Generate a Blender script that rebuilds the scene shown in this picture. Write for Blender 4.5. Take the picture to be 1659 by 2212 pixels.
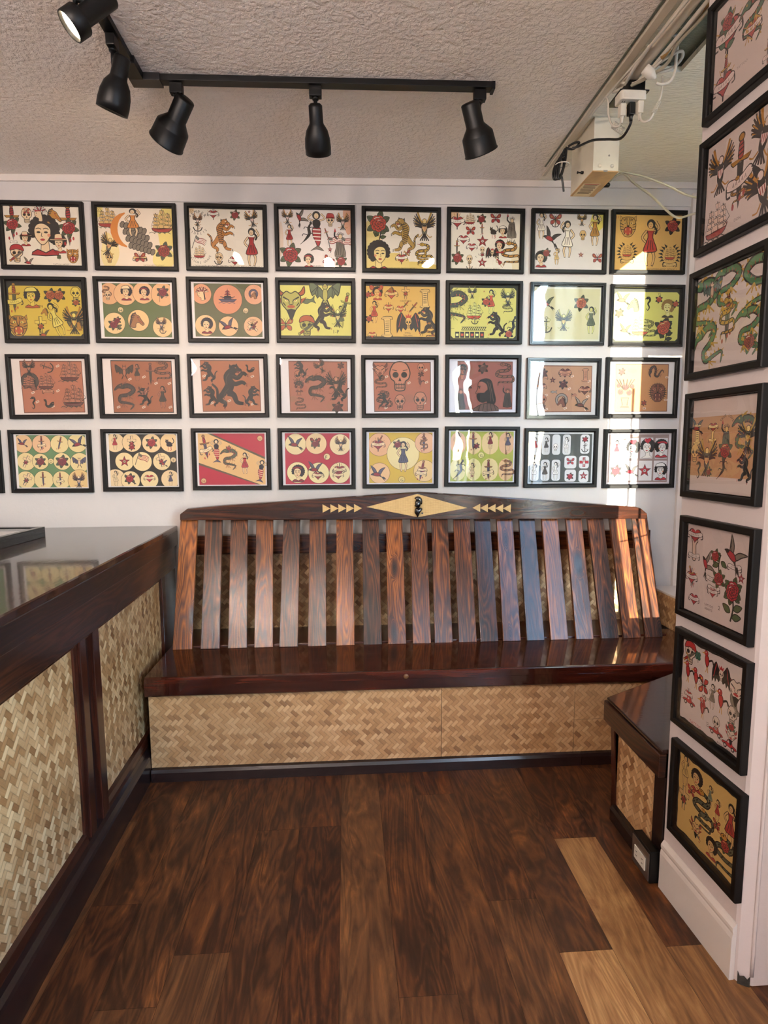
import bpy, bmesh, math, random
from mathutils import Vector, Matrix, Euler
PI = math.pi
for o in list(bpy.data.objects): bpy.data.objects.remove(o, do_unlink=True)
S = bpy.context.scene
COL = S.collection

# ---------------------------------------------------------------- camera
cam_d = bpy.data.cameras.new('camera'); cam = bpy.data.objects.new('camera', cam_d); COL.objects.link(cam)
cam_d.sensor_fit = 'VERTICAL'; cam_d.sensor_height = 36.0; cam_d.lens = 36.0 * 1250.0 / 2212.0
cam_d.clip_start = 0.02
yaw, pit, roll = 0.0653278, 0.1126204, -0.003985
fw = Vector((math.sin(yaw)*math.cos(pit), math.cos(yaw)*math.cos(pit), -math.sin(pit)))
r0 = Vector((math.cos(yaw), -math.sin(yaw), 0)); u0 = r0.cross(fw)
rr = math.cos(roll)*r0 + math.sin(roll)*u0; uu = -math.sin(roll)*r0 + math.cos(roll)*u0
cam.matrix_world = Matrix(((rr.x, uu.x, -fw.x, 0), (rr.y, uu.y, -fw.y, -2.98107), (rr.z, uu.z, -fw.z, 1.4), (0, 0, 0, 1)))
S.camera = cam

# ---------------------------------------------------------------- sky, sun, windows' portals, exposure
W = bpy.data.worlds.new('World'); S.world = W; W.use_nodes = True
nt = W.node_tree; nt.nodes.clear()
sky = nt.nodes.new('ShaderNodeTexSky'); sky.sky_type = 'NISHITA'; sky.sun_disc = False
sky.sun_elevation = math.radians(24); sky.sun_rotation = PI; sky.air_density = 1.0; sky.dust_density = 0.4
bgn = nt.nodes.new('ShaderNodeBackground'); bgn.inputs[1].default_value = 2.0
wo = nt.nodes.new('ShaderNodeOutputWorld')
tint = nt.nodes.new('ShaderNodeMix'); tint.data_type = 'RGBA'; tint.blend_type = 'MULTIPLY'; tint.inputs[0].default_value = 1.0; tint.inputs[7].default_value = (.84, .99, 1.12, 1)
nt.links.new(sky.outputs[0], tint.inputs[6]); nt.links.new(tint.outputs[2], bgn.inputs[0]); nt.links.new(bgn.outputs[0], wo.inputs[0])

sd = bpy.data.lights.new('sun', 'SUN'); sun = bpy.data.objects.new('sun', sd); COL.objects.link(sun)
sd.energy = 13.0; sd.angle = math.radians(0.3); sd.color = (1.0, 0.90, 0.72)
sun.rotation_euler = Vector((-0.01, 1.0, -0.17)).to_track_quat('-Z', 'Y').to_euler()
sun.location = (1.5, -8, 3)

def portal(name, loc, rot, sx, sy):
    d = bpy.data.lights.new(name, 'AREA'); d.shape = 'RECTANGLE'; d.size = sx; d.size_y = sy
    o = bpy.data.objects.new(name, d); COL.objects.link(o); o.location = loc; o.rotation_euler = rot
    d.cycles.is_portal = True
portal('daylight_portal', (1.515, -1.66, 1.70), (PI/2, 0, 0), 0.5, 1.95)       # light enters towards +Y
portal('daylight_portal', (1.42, -3.62, 1.40), (0, PI/2, 0), 2.0, 1.6)        # light enters towards -X

SPOT_W = 4.0
S.view_settings.view_transform = 'Standard'; S.view_settings.look = 'None'
S.view_settings.exposure = 1.27; S.view_settings.gamma = 1.0
try: S.view_settings.use_curve_mapping = False
except Exception: pass

# ---------------------------------------------------------------- helpers
def lin(c):
    if isinstance(c, str):
        c0 = c; c = c.lstrip('#')
        if len(c) == 3: c = ''.join(k+k for k in c)
        if len(c) != 6: print('BADCOL', c0)
        c = [int(c[i:i+2], 16)/255 for i in (0, 2, 4)]
    return tuple(x/12.92 if x <= .04045 else ((x+.055)/1.055)**2.4 for x in c[:3])

class MB:
    """collects faces; builds ONE mesh object; UVs are box-projected in metres with U along the grain"""
    def __init__(s): s.v = []; s.f = []; s.mi = []; s.sm = []
    def add(s, vs, fs, mi=0, smooth=False):
        b = len(s.v); s.v += [tuple(v) for v in vs]
        for f in fs: s.f.append([b+i for i in f]); s.mi.append(mi); s.sm.append(smooth)
        return s
    def box(s, x0, x1, y0, y1, z0, z1, mi=0, M=None):
        vs = [Vector((x, y, z)) for z in (z0, z1) for y in (y0, y1) for x in (x0, x1)]
        if M: vs = [M @ v for v in vs]
        return s.add(vs, [(0,2,3,1), (4,5,7,6), (0,1,5,4), (2,6,7,3), (0,4,6,2), (1,3,7,5)], mi)
    def prism(s, pts, d, mi=0):
        """pts: list of 3D points of a planar polygon; d: extrusion vector"""
        n = len(pts); P = [Vector(p) for p in pts]; d = Vector(d)
        vs = P + [p + d for p in P]
        fs = [tuple(range(n))[::-1], tuple(range(n, 2*n))] + [(i, (i+1) % n, n+(i+1) % n, n+i) for i in range(n)]
        return s.add(vs, fs, mi)
    def lathe(s, prof, origin, axis, n=28, mi=0, cap0=True, cap1=True):
        """prof: list of (radius, distance along axis)"""
        q = Vector(axis).normalized().to_track_quat('Z', 'Y').to_matrix(); o = Vector(origin)
        vs = []
        for r, h in prof:
            for k in range(n):
                a = 2*PI*k/n; vs.append(o + q @ Vector((r*math.cos(a), r*math.sin(a), h)))
        fs = []
        for i in range(len(prof)-1):
            for k in range(n):
                fs.append((i*n+k, i*n+(k+1) % n, (i+1)*n+(k+1) % n, (i+1)*n+k))
        if cap0: fs.append(tuple(range(n))[::-1])
        if cap1: fs.append(tuple((len(prof)-1)*n+k for k in range(n)))
        return s.add(vs, fs, mi, True)
    def tube(s, pts, r, n=8, mi=0, sub=6, smooth=True, flat=1.0):
        P = [Vector(p) for p in pts]
        if smooth and len(P) > 2:
            Q = []
            for i in range(len(P)-1):
                a = P[max(i-1, 0)]; b = P[i]; c = P[i+1]; d = P[min(i+2, len(P)-1)]
                for k in range(sub):
                    t = k/sub
                    Q.append(0.5*((2*b) + (c-a)*t + (2*a-5*b+4*c-d)*t*t + (3*b-a-3*c+d)*t**3))
            Q.append(P[-1]); P = Q
        up = Vector((0.13, 0.21, 1)).normalized(); vs = []
        for i, p in enumerate(P):
            t = (P[min(i+1, len(P)-1)] - P[max(i-1, 0)]).normalized()
            a = t.cross(up)
            if a.length < .05: a = t.cross(Vector((1, 0, 0)))
            a.normalize(); b = a.cross(t); rad = r(i/(len(P)-1)) if callable(r) else r
            for k in range(n):
                g = 2*PI*k/n; vs.append(p + a*math.cos(g)*rad + b*math.sin(g)*rad*flat)
        m = len(P)
        fs = [(i*n+k, i*n+(k+1) % n, (i+1)*n+(k+1) % n, (i+1)*n+k) for i in range(m-1) for k in range(n)]
        fs += [tuple(range(n))[::-1], tuple((m-1)*n+k for k in range(n))]
        return s.add(vs, fs, mi, True)
    def sphere(s, c, r, n=14, m=9, mi=0, sc=(1, 1, 1)):
        vs = []; fs = []
        for i in range(m+1):
            th = PI*i/m
            for k in range(n):
                a = 2*PI*k/n
                vs.append((c[0]+sc[0]*r*math.sin(th)*math.cos(a), c[1]+sc[1]*r*math.sin(th)*math.sin(a), c[2]+sc[2]*r*math.cos(th)))
        for i in range(m):
            for k in range(n): fs.append((i*n+k, (i+1)*n+k, (i+1)*n+(k+1) % n, i*n+(k+1) % n))
        return s.add(vs, fs, mi, True)
    def build(s, name, mats, parent=None, grain='x', bevel=0, merge=True, colors=None, weighted=False):
        me = bpy.data.meshes.new(name); me.from_pydata(s.v, [], s.f)
        for i, p in enumerate(me.polygons): p.material_index = s.mi[i]; p.use_smooth = s.sm[i]
        if not isinstance(mats, (list, tuple)): mats = [mats]
        for m in mats: me.materials.append(m)
        bm = bmesh.new(); bm.from_mesh(me)
        if merge: bmesh.ops.remove_doubles(bm, verts=bm.verts, dist=1e-6)
        bmesh.ops.recalc_face_normals(bm, faces=bm.faces)
        if bevel:
            es = [e for e in bm.edges if len(e.link_faces) == 2 and e.calc_face_angle(0) > .6]
            bmesh.ops.bevel(bm, geom=es, offset=bevel, segments=2, profile=.5, affect='EDGES', clamp_overlap=True)
        uv = bm.loops.layers.uv.new('UVMap'); g = 'xyz'.index(grain)
        bm.normal_update()
        for f in bm.faces:
            n = [abs(c) for c in f.normal]; ax = n.index(max(n))
            oth = [i for i in range(3) if i != ax]
            if g in oth: a = g; b = [i for i in oth if i != g][0]
            else: a, b = oth
            for l in f.loops: l[uv].uv = (l.vert.co[a], l.vert.co[b])
        bm.to_mesh(me); bm.free()
        o = bpy.data.objects.new(name, me); COL.objects.link(o)
        if parent: o.parent = parent
        return o

def tag(o, label, cat, group=None):
    o['label'] = label; o['category'] = cat
    if group: o['group'] = group
    return o
def thing(name, label, cat, loc=(0, 0, 0), rz=0.0, group=None):
    o = bpy.data.objects.new(name, None); COL.objects.link(o); o.empty_display_size = .05
    o.location = loc; o.rotation_euler = (0, 0, rz)
    return tag(o, label, cat, group)
def struct(o): o['kind'] = 'structure'; return o

# ---------------------------------------------------------------- materials
class NT:
    def __init__(s, name):
        s.m = bpy.data.materials.new(name); s.m.use_nodes = True; s.t = s.m.node_tree; s.t.nodes.clear()
        s.out = s.t.nodes.new('ShaderNodeOutputMaterial')
    def n(s, kind, **kw):
        nd = s.t.nodes.new('ShaderNode'+kind)
        for k, v in kw.items(): setattr(nd, k, v)
        return nd
    def l(s, a, b): s.t.links.new(a, b)
    def setv(s, inp, v):
        if hasattr(v, 'is_output') or hasattr(v, 'links') and not isinstance(v, (int, float, tuple)): s.l(v, inp)
        else: inp.default_value = v
    def math(s, op, a, b=None, c=None, clamp=False):
        nd = s.n('Math', operation=op, use_clamp=clamp); s.setv(nd.inputs[0], a)
        if b is not None: s.setv(nd.inputs[1], b)
        if c is not None: s.setv(nd.inputs[2], c)
        return nd.outputs[0]
    def uv(s):
        return s.n('UVMap', uv_map='UVMap').outputs[0]
    def sep(s, v):
        nd = s.n('SeparateXYZ'); s.l(v, nd.inputs[0]); return nd.outputs[0], nd.outputs[1], nd.outputs[2]
    def comb(s, x, y, z=0.0):
        nd = s.n('CombineXYZ'); s.setv(nd.inputs[0], x); s.setv(nd.inputs[1], y); s.setv(nd.inputs[2], z); return nd.outputs[0]
    def noise(s, vec, scale=1.0, detail=3.0, rough=.5, dist=0.0):
        nd = s.n('TexNoise'); s.l(vec, nd.inputs['Vector']); nd.inputs['Scale'].default_value = scale
        nd.inputs['Detail'].default_value = detail; nd.inputs['Roughness'].default_value = rough
        nd.inputs['Distortion'].default_value = dist
        return nd.outputs['Fac']
    def white(s, vec):
        nd = s.n('TexWhiteNoise', noise_dimensions='3D'); s.l(vec, nd.inputs['Vector']); return nd.outputs['Value'], nd.outputs['Color']
    def ramp(s, fac, stops, interp='LINEAR'):
        nd = s.n('ValToRGB'); s.l(fac, nd.inputs[0]); cr = nd.color_ramp; cr.interpolation = interp
        while len(cr.elements) < len(stops): cr.elements.new(.5)
        for e, (p, c) in zip(cr.elements, stops): e.position = p; e.color = (*(lin(c) if isinstance(c, str) else c), 1)
        return nd.outputs[0]
    def mix(s, f, a, b, mode='MIX'):
        nd = s.n('Mix', data_type='RGBA', blend_type=mode)
        s.setv(nd.inputs[0], f)
        for i, v in ((6, a), (7, b)):
            if isinstance(v, tuple): nd.inputs[i].default_value = (*v[:3], 1)
            else: s.l(v, nd.inputs[i])
        return nd.outputs[2]
    def bump(s, h, strength=.3, dist=.01):
        nd = s.n('Bump'); nd.inputs['Strength'].default_value = strength; nd.inputs['Distance'].default_value = dist
        s.l(h, nd.inputs['Height']); return nd.outputs[0]
    def bsdf(s, color, rough=.5, normal=None, metallic=0.0, coat=0.0, coatr=.05, spec=.5, coatn=None):
        b = s.n('BsdfPrincipled')
        if isinstance(color, tuple): b.inputs['Base Color'].default_value = (*color[:3], 1)
        else: s.l(color, b.inputs['Base Color'])
        s.setv(b.inputs['Roughness'], rough); b.inputs['Metallic'].default_value = metallic
        b.inputs['Specular IOR Level'].default_value = spec
        b.inputs['Coat Weight'].default_value = coat; b.inputs['Coat Roughness'].default_value = coatr
        if normal is not None: s.l(normal, b.inputs['Normal'])
        if coatn is not None: s.l(coatn, b.inputs['Coat Normal'])
        s.l(b.outputs[0], s.out.inputs[0]); s.b = b
        return s.m

def plain(name, col, rough=.5, metallic=0.0, coat=0.0, var=.06, bump=0.0, scale=30, spec=.5):
    t = NT(name); co = t.n('TexCoord').outputs['Object']
    nz = t.noise(co, scale, 3)
    c = lin(col); d = tuple(x*(1-var) for x in c)
    colr = t.ramp(nz, [(.35, d), (.65, c)])
    nrm = t.bump(t.noise(co, scale*4, 4), bump, .003) if bump else None
    return t.bsdf(colr, rough, nrm, metallic, coat, spec=spec)

def wood(name, stops, rough=.25, coat=1.0, coatr=.06, lines=14, su=.9, sv=7.0, knots=.0, wav=.12, fig=.55, wavs=40, vary=.35):
    t = NT(name); u, v, _ = t.sep(t.uv())
    rnd = t.n('ObjectInfo').outputs['Random']
    off = t.math('MULTIPLY', rnd, 57.0)
    U = t.math('ADD', u, off); V = t.math('ADD', v, t.math('MULTIPLY', rnd, 31.0))
    warp = t.noise(t.comb(U, V), 3.0, 2)
    base = t.noise(t.comb(t.math('MULTIPLY', U, su), t.math('MULTIPLY', V, sv), off), 1.0, 2.5, .5, .3)
    if knots:
        vo = t.n('TexVoronoi', feature='F1'); t.l(t.comb(t.math('MULTIPLY', U, 3.1), t.math('MULTIPLY', V, 9.0)), vo.inputs['Vector']); vo.inputs['Scale'].default_value = 1.0
        kd = t.math('DIVIDE', vo.outputs['Distance'], .27)
        kn = t.math('POWER', t.math('SUBTRACT', 1.0, kd, clamp=True), 2.0)
        ksel = t.math('GREATER_THAN', t.sep(vo.outputs['Color'])[0], .45)
        kn = t.math('MULTIPLY', kn, ksel)
        base = t.math('ADD', base, t.math('MULTIPLY', kn, knots))
    ln = t.math('FRACT', t.math('MULTIPLY', base, lines))
    ln = t.math('ABSOLUTE', t.math('SUBTRACT', ln, .5)); ln = t.math('MULTIPLY', ln, 2.0)
    fine = t.noise(t.comb(t.math('MULTIPLY', U, 6.0), t.math('MULTIPLY', V, 260.0), off), 1.0, 4, .7)
    broad = t.noise(t.comb(t.math('MULTIPLY', U, 2.0), t.math('MULTIPLY', V, 12.0), off), 1.0, 3, .55)
    f = t.math('ADD', t.math('MULTIPLY', ln, fig*.55), t.math('MULTIPLY', fine, .60))
    f = t.math('ADD', f, t.math('MULTIPLY', broad, .55))
    f = t.math('SUBTRACT', f, .31)
    if knots: f = t.math('SUBTRACT', f, t.math('MULTIPLY', kn, 1.1))
    f = t.math('ADD', f, t.math('MULTIPLY', t.math('SUBTRACT', rnd, .5), vary), clamp=True)
    col = t.ramp(f, stops)
    h = t.math('ADD', t.math('MULTIPLY', fine, .5), t.math('MULTIPLY', ln, .3))
    nb = t.bump(h, .25, .002)
    wv = t.noise(t.comb(t.math('MULTIPLY', U, wavs), t.math('MULTIPLY', V, wavs*1.6)), 1.0, 3, .6)
    cn = t.bump(t.math('ADD', wv, t.math('MULTIPLY', h, .35)), wav, .004)
    return t.bsdf(col, rough, nb, 0, coat, coatr, .25, cn)

def weave(name, c_dark='#74492a', c_light='#dcb88a', cell=.0175, gloss=.42):
    t = NT(name); u, v, _ = t.sep(t.uv())
    k = .70710678/cell
    a = t.math('MULTIPLY', t.math('ADD', u, v), k); b = t.math('MULTIPLY', t.math('SUBTRACT', v, u), k)
    a = t.math('ADD', a, 400.0); b = t.math('ADD', b, 400.0)
    i = t.math('FLOOR', a); j = t.math('FLOOR', b); fa = t.math('FRACT', a); fb = t.math('FRACT', b)
    s4 = t.math('FLOORED_MODULO', t.math('ADD', i, j), 4.0)
    hor = t.math('LESS_THAN', s4, 1.5)                                  # float running along a, else along b
    blk = t.math('FLOOR', t.math('DIVIDE', t.math('ADD', i, j), 4.0))
    ida = t.comb(j, blk, 3.0); idb = t.comb(i, t.math('FLOOR', t.math('DIVIDE', t.math('ADD', t.math('ADD', i, j), 2.0), 4.0)), 11.0)
    ra, _c = t.white(ida); rb, _c = t.white(idb)
    def sel(x, y): return t.math('ADD', t.math('MULTIPLY', hor, x), t.math('MULTIPLY', t.math('SUBTRACT', 1.0, hor), y))
    rnd = sel(ra, rb); across = sel(fb, fa)
    sa, _c = t.white(t.comb(j, 5.0, 5.0)); sb, _c = t.white(t.comb(i, 9.0, 5.0))
    strip = sel(sa, sb)
    al = sel(a, b); ac = sel(b, a)
    fib = t.noise(t.comb(t.math('MULTIPLY', al, .35), t.math('MULTIPLY', ac, 9.0), rnd), 1.0, 3, .65)
    along = sel(t.math('ADD', t.math('MULTIPLY', s4, .5), t.math('MULTIPLY', fa, .5)), t.math('ADD', t.math('MULTIPLY', t.math('SUBTRACT', s4, 2.0), .5), t.math('MULTIPLY', fb, .5)))
    f = t.math('ADD', t.math('MULTIPLY', rnd, .50), t.math('MULTIPLY', strip, .16))
    f = t.math('ADD', f, t.math('MULTIPLY', hor, .20))  # floats along a are lighter: directional sheen put into the colour
    f = t.math('ADD', f, t.math('MULTIPLY', fib, .34))
    col = t.ramp(f, [(.12, c_dark), (.5, '#a87c50'), (.95, c_light)])
    e = t.math('MULTIPLY', t.math('SUBTRACT', across, .5), 2.0)
    prof = t.math('SUBTRACT', 1.0, t.math('POWER', t.math('ABSOLUTE', e), 6.0))
    seam = t.math('SUBTRACT', 1.0, prof)
    col = t.mix(t.math('MULTIPLY', seam, .55), col, lin('#5f4322'))
    tilt = t.math('ADD', t.math('MULTIPLY', prof, .8), t.math('MULTIPLY', fib, .25))
    nb = t.bump(tilt, .5, .0018)
    return t.bsdf(col, gloss, nb, 0, .25, .3)

def glass_mat(name, tint=(1, 1, 1), bump=0.0, bs=6.0, ior=1.45, rough=0.0, boost=1.0):
    t = NT(name); tr = t.n('BsdfTransparent'); tr.inputs[0].default_value = (*tint, 1)
    gl = t.n('BsdfGlossy'); gl.inputs['Roughness'].default_value = rough
    fr = t.n('Fresnel'); fr.inputs[0].default_value = ior
    mx = t.n('MixShader')
    bf = t.math('SUBTRACT', 1.0, t.n('NewGeometry').outputs['Backfacing'])      # the pane reflects at its outer face
    t.l(t.math('MULTIPLY', t.math('MULTIPLY', fr.outputs[0], boost), bf, clamp=True), mx.inputs[0])
    t.l(tr.outputs[0], mx.inputs[1]); t.l(gl.outputs[0], mx.inputs[2]); t.l(mx.outputs[0], t.out.inputs[0])
    if bump:
        co = t.n('TexCoord').outputs['Object']; rnd = t.n('ObjectInfo').outputs['Random']
        v = t.n('VectorMath', operation='ADD'); t.l(co, v.inputs[0]); t.l(t.comb(t.math('MULTIPLY', rnd, 40.0), rnd, rnd), v.inputs[1])
        nb = t.bump(t.noise(v.outputs[0], bs, 2, .4), bump, .02); t.l(nb, gl.inputs['Normal'])
    return t.m

M = {}
M['slat'] = wood('stained_pine', [(0, '#0c0402'), (.22, '#241006'), (.42, '#54290e'), (.62, '#914f1a'), (.88, '#c6782c')], lines=22, knots=1.0, fig=.42, wav=.15, wavs=190, coatr=.05, su=1.2, sv=9, vary=.30, coat=.8, rough=.6)
M['rail'] = wood('stained_rail_wood', [(0, '#150804'), (.4, '#391b0e'), (.75, '#66341a'), (1, '#8d4f27')], lines=14, knots=.5, wav=.15, coatr=.12, coat=.6)
M['seat'] = wood('dark_red_varnished_wood', [(0, '#120503'), (.4, '#321007'), (.75, '#521d0e'), (1, '#6e2f16')], lines=11, wav=.035, wavs=9, coatr=.035, sv=5)
M['counter'] = wood('dark_counter_wood', [(0, '#100604'), (.4, '#2a120a'), (.75, '#432012'), (1, '#5e3219')], lines=18, wav=.05, wavs=12, coatr=.04, sv=6, coat=.7)
M['edge'] = wood('dark_edge_wood', [(0, '#0c0504'), (.35, '#241009'), (.7, '#4a2615'), (1, '#774824')], lines=20, wav=.15, wavs=25, coatr=.2, sv=8, coat=.7, rough=.4)
M['trimwood'] = wood('red_brown_batten_wood', [(0, '#190906'), (.4, '#34150c'), (.75, '#522413'), (1, '#6b341b')], lines=9, wav=.1, coatr=.25, coat=.6)
M['skirt'] = wood('dark_skirting_wood', [(0, '#100a0a'), (.5, '#251715'), (1, '#38231d')], lines=8, wav=.08, coatr=.22, coat=.6, fig=.3)
M['blackwood'] = wood('black_stained_wood', [(0, '#0c0b0a'), (.5, '#1d1b19'), (1, '#3a3632')], lines=10, wav=.3, coatr=.25, coat=.6, fig=.4)
M['weave'] = weave('woven_bamboo')
M['weave2'] = weave('woven_bamboo_pale', '#7a5334', '#c49c70', .0165, .38)
M['black'] = plain('black_satin_metal', '#070707', .42, .0, .0, bump=.03, spec=.35)
M['frameblk'] = plain('black_frame_wood', '#060505', .45, 0, .0, bump=.04, scale=60, spec=.3)
M['frameblk2'] = plain('black_gloss_frame', '#09080a', .3, 0, .15, bump=.03, scale=60, spec=.4)
M['white_pl'] = plain('white_plastic', '#d9d2c4', .35)
M['cordwhite'] = plain('white_cable', '#cfc7b8', .45)
M['cordgrey'] = plain('grey_beige_cable', '#a29a86', .5)
M['steel'] = plain('brushed_steel', '#9a928c', .35, .9, var=.15)
M['boxpaint'] = plain('cream_painted_metal', '#cfc6b2', .4, 0, .1, var=.04)
M['kraft'] = plain('tan_bottom_panel', '#c99a62', .45, var=.25, scale=14)
M['label'] = plain('paper_label', '#dcc39a', .6)
M['ink'] = plain('label_ink', '#4b3a2c', .7)
M['redink'] = plain('red_label_ink', '#b0453a', .7)
M['glossblk'] = plain('glossy_black_resin', '#060606', .08, 0, 1.0, var=.02)
M['brass'] = plain('brown_wood_plug', '#5f3f24', .4)
M['darkgap'] = plain('dark_gap', '#0d0806', .8)
M['cord'] = plain('black_rubber_cord', '#0b0b0c', .4)

def rattan():
    t = NT('rattan_grasscloth'); u, v, _ = t.sep(t.uv())
    a = t.math('ABSOLUTE', t.math('SUBTRACT', t.math('FRACT', t.math('MULTIPLY', v, 190.0)), .5))
    b = t.math('ABSOLUTE', t.math('SUBTRACT', t.math('FRACT', t.math('MULTIPLY', u, 120.0)), .5))
    g = t.math('MAXIMUM', t.math('MULTIPLY', a, 2.0), t.math('MULTIPLY', b, 1.6))
    nz = t.noise(t.comb(t.math('MULTIPLY', u, 40.0), t.math('MULTIPLY', v, 190.0)), 1.0, 3)
    f = t.math('ADD', t.math('MULTIPLY', nz, .5), t.math('MULTIPLY', t.math('SUBTRACT', 1.0, g), .5))
    return t.bsdf(t.ramp(f, [(.1, '#9c7a46'), (.4, '#c9a66c'), (.8, '#dcc088')]), .6, t.bump(f, .4, .001))
M['rattan'] = rattan()

def painted(name, col, bs=120.0, strength=.25, rough=.45, dist=.002, big=.15, col2=None, stretch=None, rv=.06):
    t = NT(name); co = t.n('TexCoord').outputs['Object']
    if stretch:
        mp = t.n('Mapping'); t.l(co, mp.inputs[0]); mp.inputs['Scale'].default_value = stretch; mp.inputs['Rotation'].default_value = (0, 0, .5); cs = mp.outputs[0]
    else: cs = co
    n1 = t.noise(cs, bs, 3, .55); n2 = t.noise(co, 2.2, 4, .6)
    c = lin(col); c2 = lin(col2) if col2 else tuple(x*(1-rv) for x in c)
    colr = t.ramp(n2, [(.3, c2), (.7, c)])
    h = t.ramp(n1, [(.38, (0, 0, 0)), (.62, (1, 1, 1))])
    hh = t.math('ADD', h, t.math('MULTIPLY', t.noise(co, 14, 3), big))
    return t.bsdf(colr, rough, t.bump(hh, strength, dist))
M['wall'] = painted('white_wall_paint', '#c6c1be', 60, .12, .42, .0015, 1.2)
M['wall_r'] = painted('white_column_paint', '#c9bdba', 60, .12, .5, .0015, 1.2)
M['ceil'] = painted('stippled_ceiling_paint', '#f4e8dc', 58, .8, .4, .0045, .1)
M['ceil2'] = painted('scored_ceiling_paint', '#f4ecd8', 30, .6, .5, .003, .1, stretch=(1, 5, 1))
M['trim'] = painted('white_trim_paint', '#d4cbc4', 30, .08, .35, .001, .6)
M['pipe'] = painted('painted_pipe', '#cfc3b0', 30, .2, .5, .002, .6)
M['rawboard'] = painted('grey_weathered_board', '#a3a892', 40, .9, .8, .01, .8, '#565b4c', stretch=(1, 8, 1))
M['glass'] = glass_mat('picture_glass', (.97, .975, .97), .10, 5.0, 1.5, 0.0, 1.15)
# ---------------------------------------------------------------- printed sheets: drawings laid in ink on paper
def smooth(P, k=4, closed=True):
    Q = []; n = len(P)
    rng = range(n) if closed else range(n-1)
    for i in rng:
        g = (lambda j: P[j % n]) if closed else (lambda j: P[min(max(j, 0), n-1)])
        a, b, c, d = g(i-1), g(i), g(i+1), g(i+2)
        for q in range(k):
            t = q/k
            Q.append(tuple(.5*((2*b[m]) + (c[m]-a[m])*t + (2*a[m]-5*b[m]+4*c[m]-d[m])*t*t + (3*b[m]-a[m]-3*c[m]+d[m])*t**3) for m in (0, 1)))
    if not closed: Q.append(tuple(P[-1]))
    return Q

FONT_CACHE = {}
def glyphs(txt):
    """outline letters of the built-in font as flat faces, height about 1, centred"""
    if txt in FONT_CACHE: return FONT_CACHE[txt]
    c = bpy.data.curves.new('t', 'FONT'); c.body = txt; c.size = 1.0; c.resolution_u = 2
    o = bpy.data.objects.new('t', c); COL.objects.link(o)
    dg = bpy.context.evaluated_depsgraph_get(); me = bpy.data.meshes.new_from_object(o.evaluated_get(dg))
    vs = [(v.co.x, v.co.y) for v in me.vertices]; fs = [tuple(p.vertices) for p in me.polygons]
    w = max([v[0] for v in vs]+[.1])
    bpy.data.objects.remove(o, do_unlink=True); bpy.data.curves.remove(c); bpy.data.meshes.remove(me)
    r = ([(x - w/2, y - .35) for x, y in vs], fs, w)
    FONT_CACHE[txt] = r; return r

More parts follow.
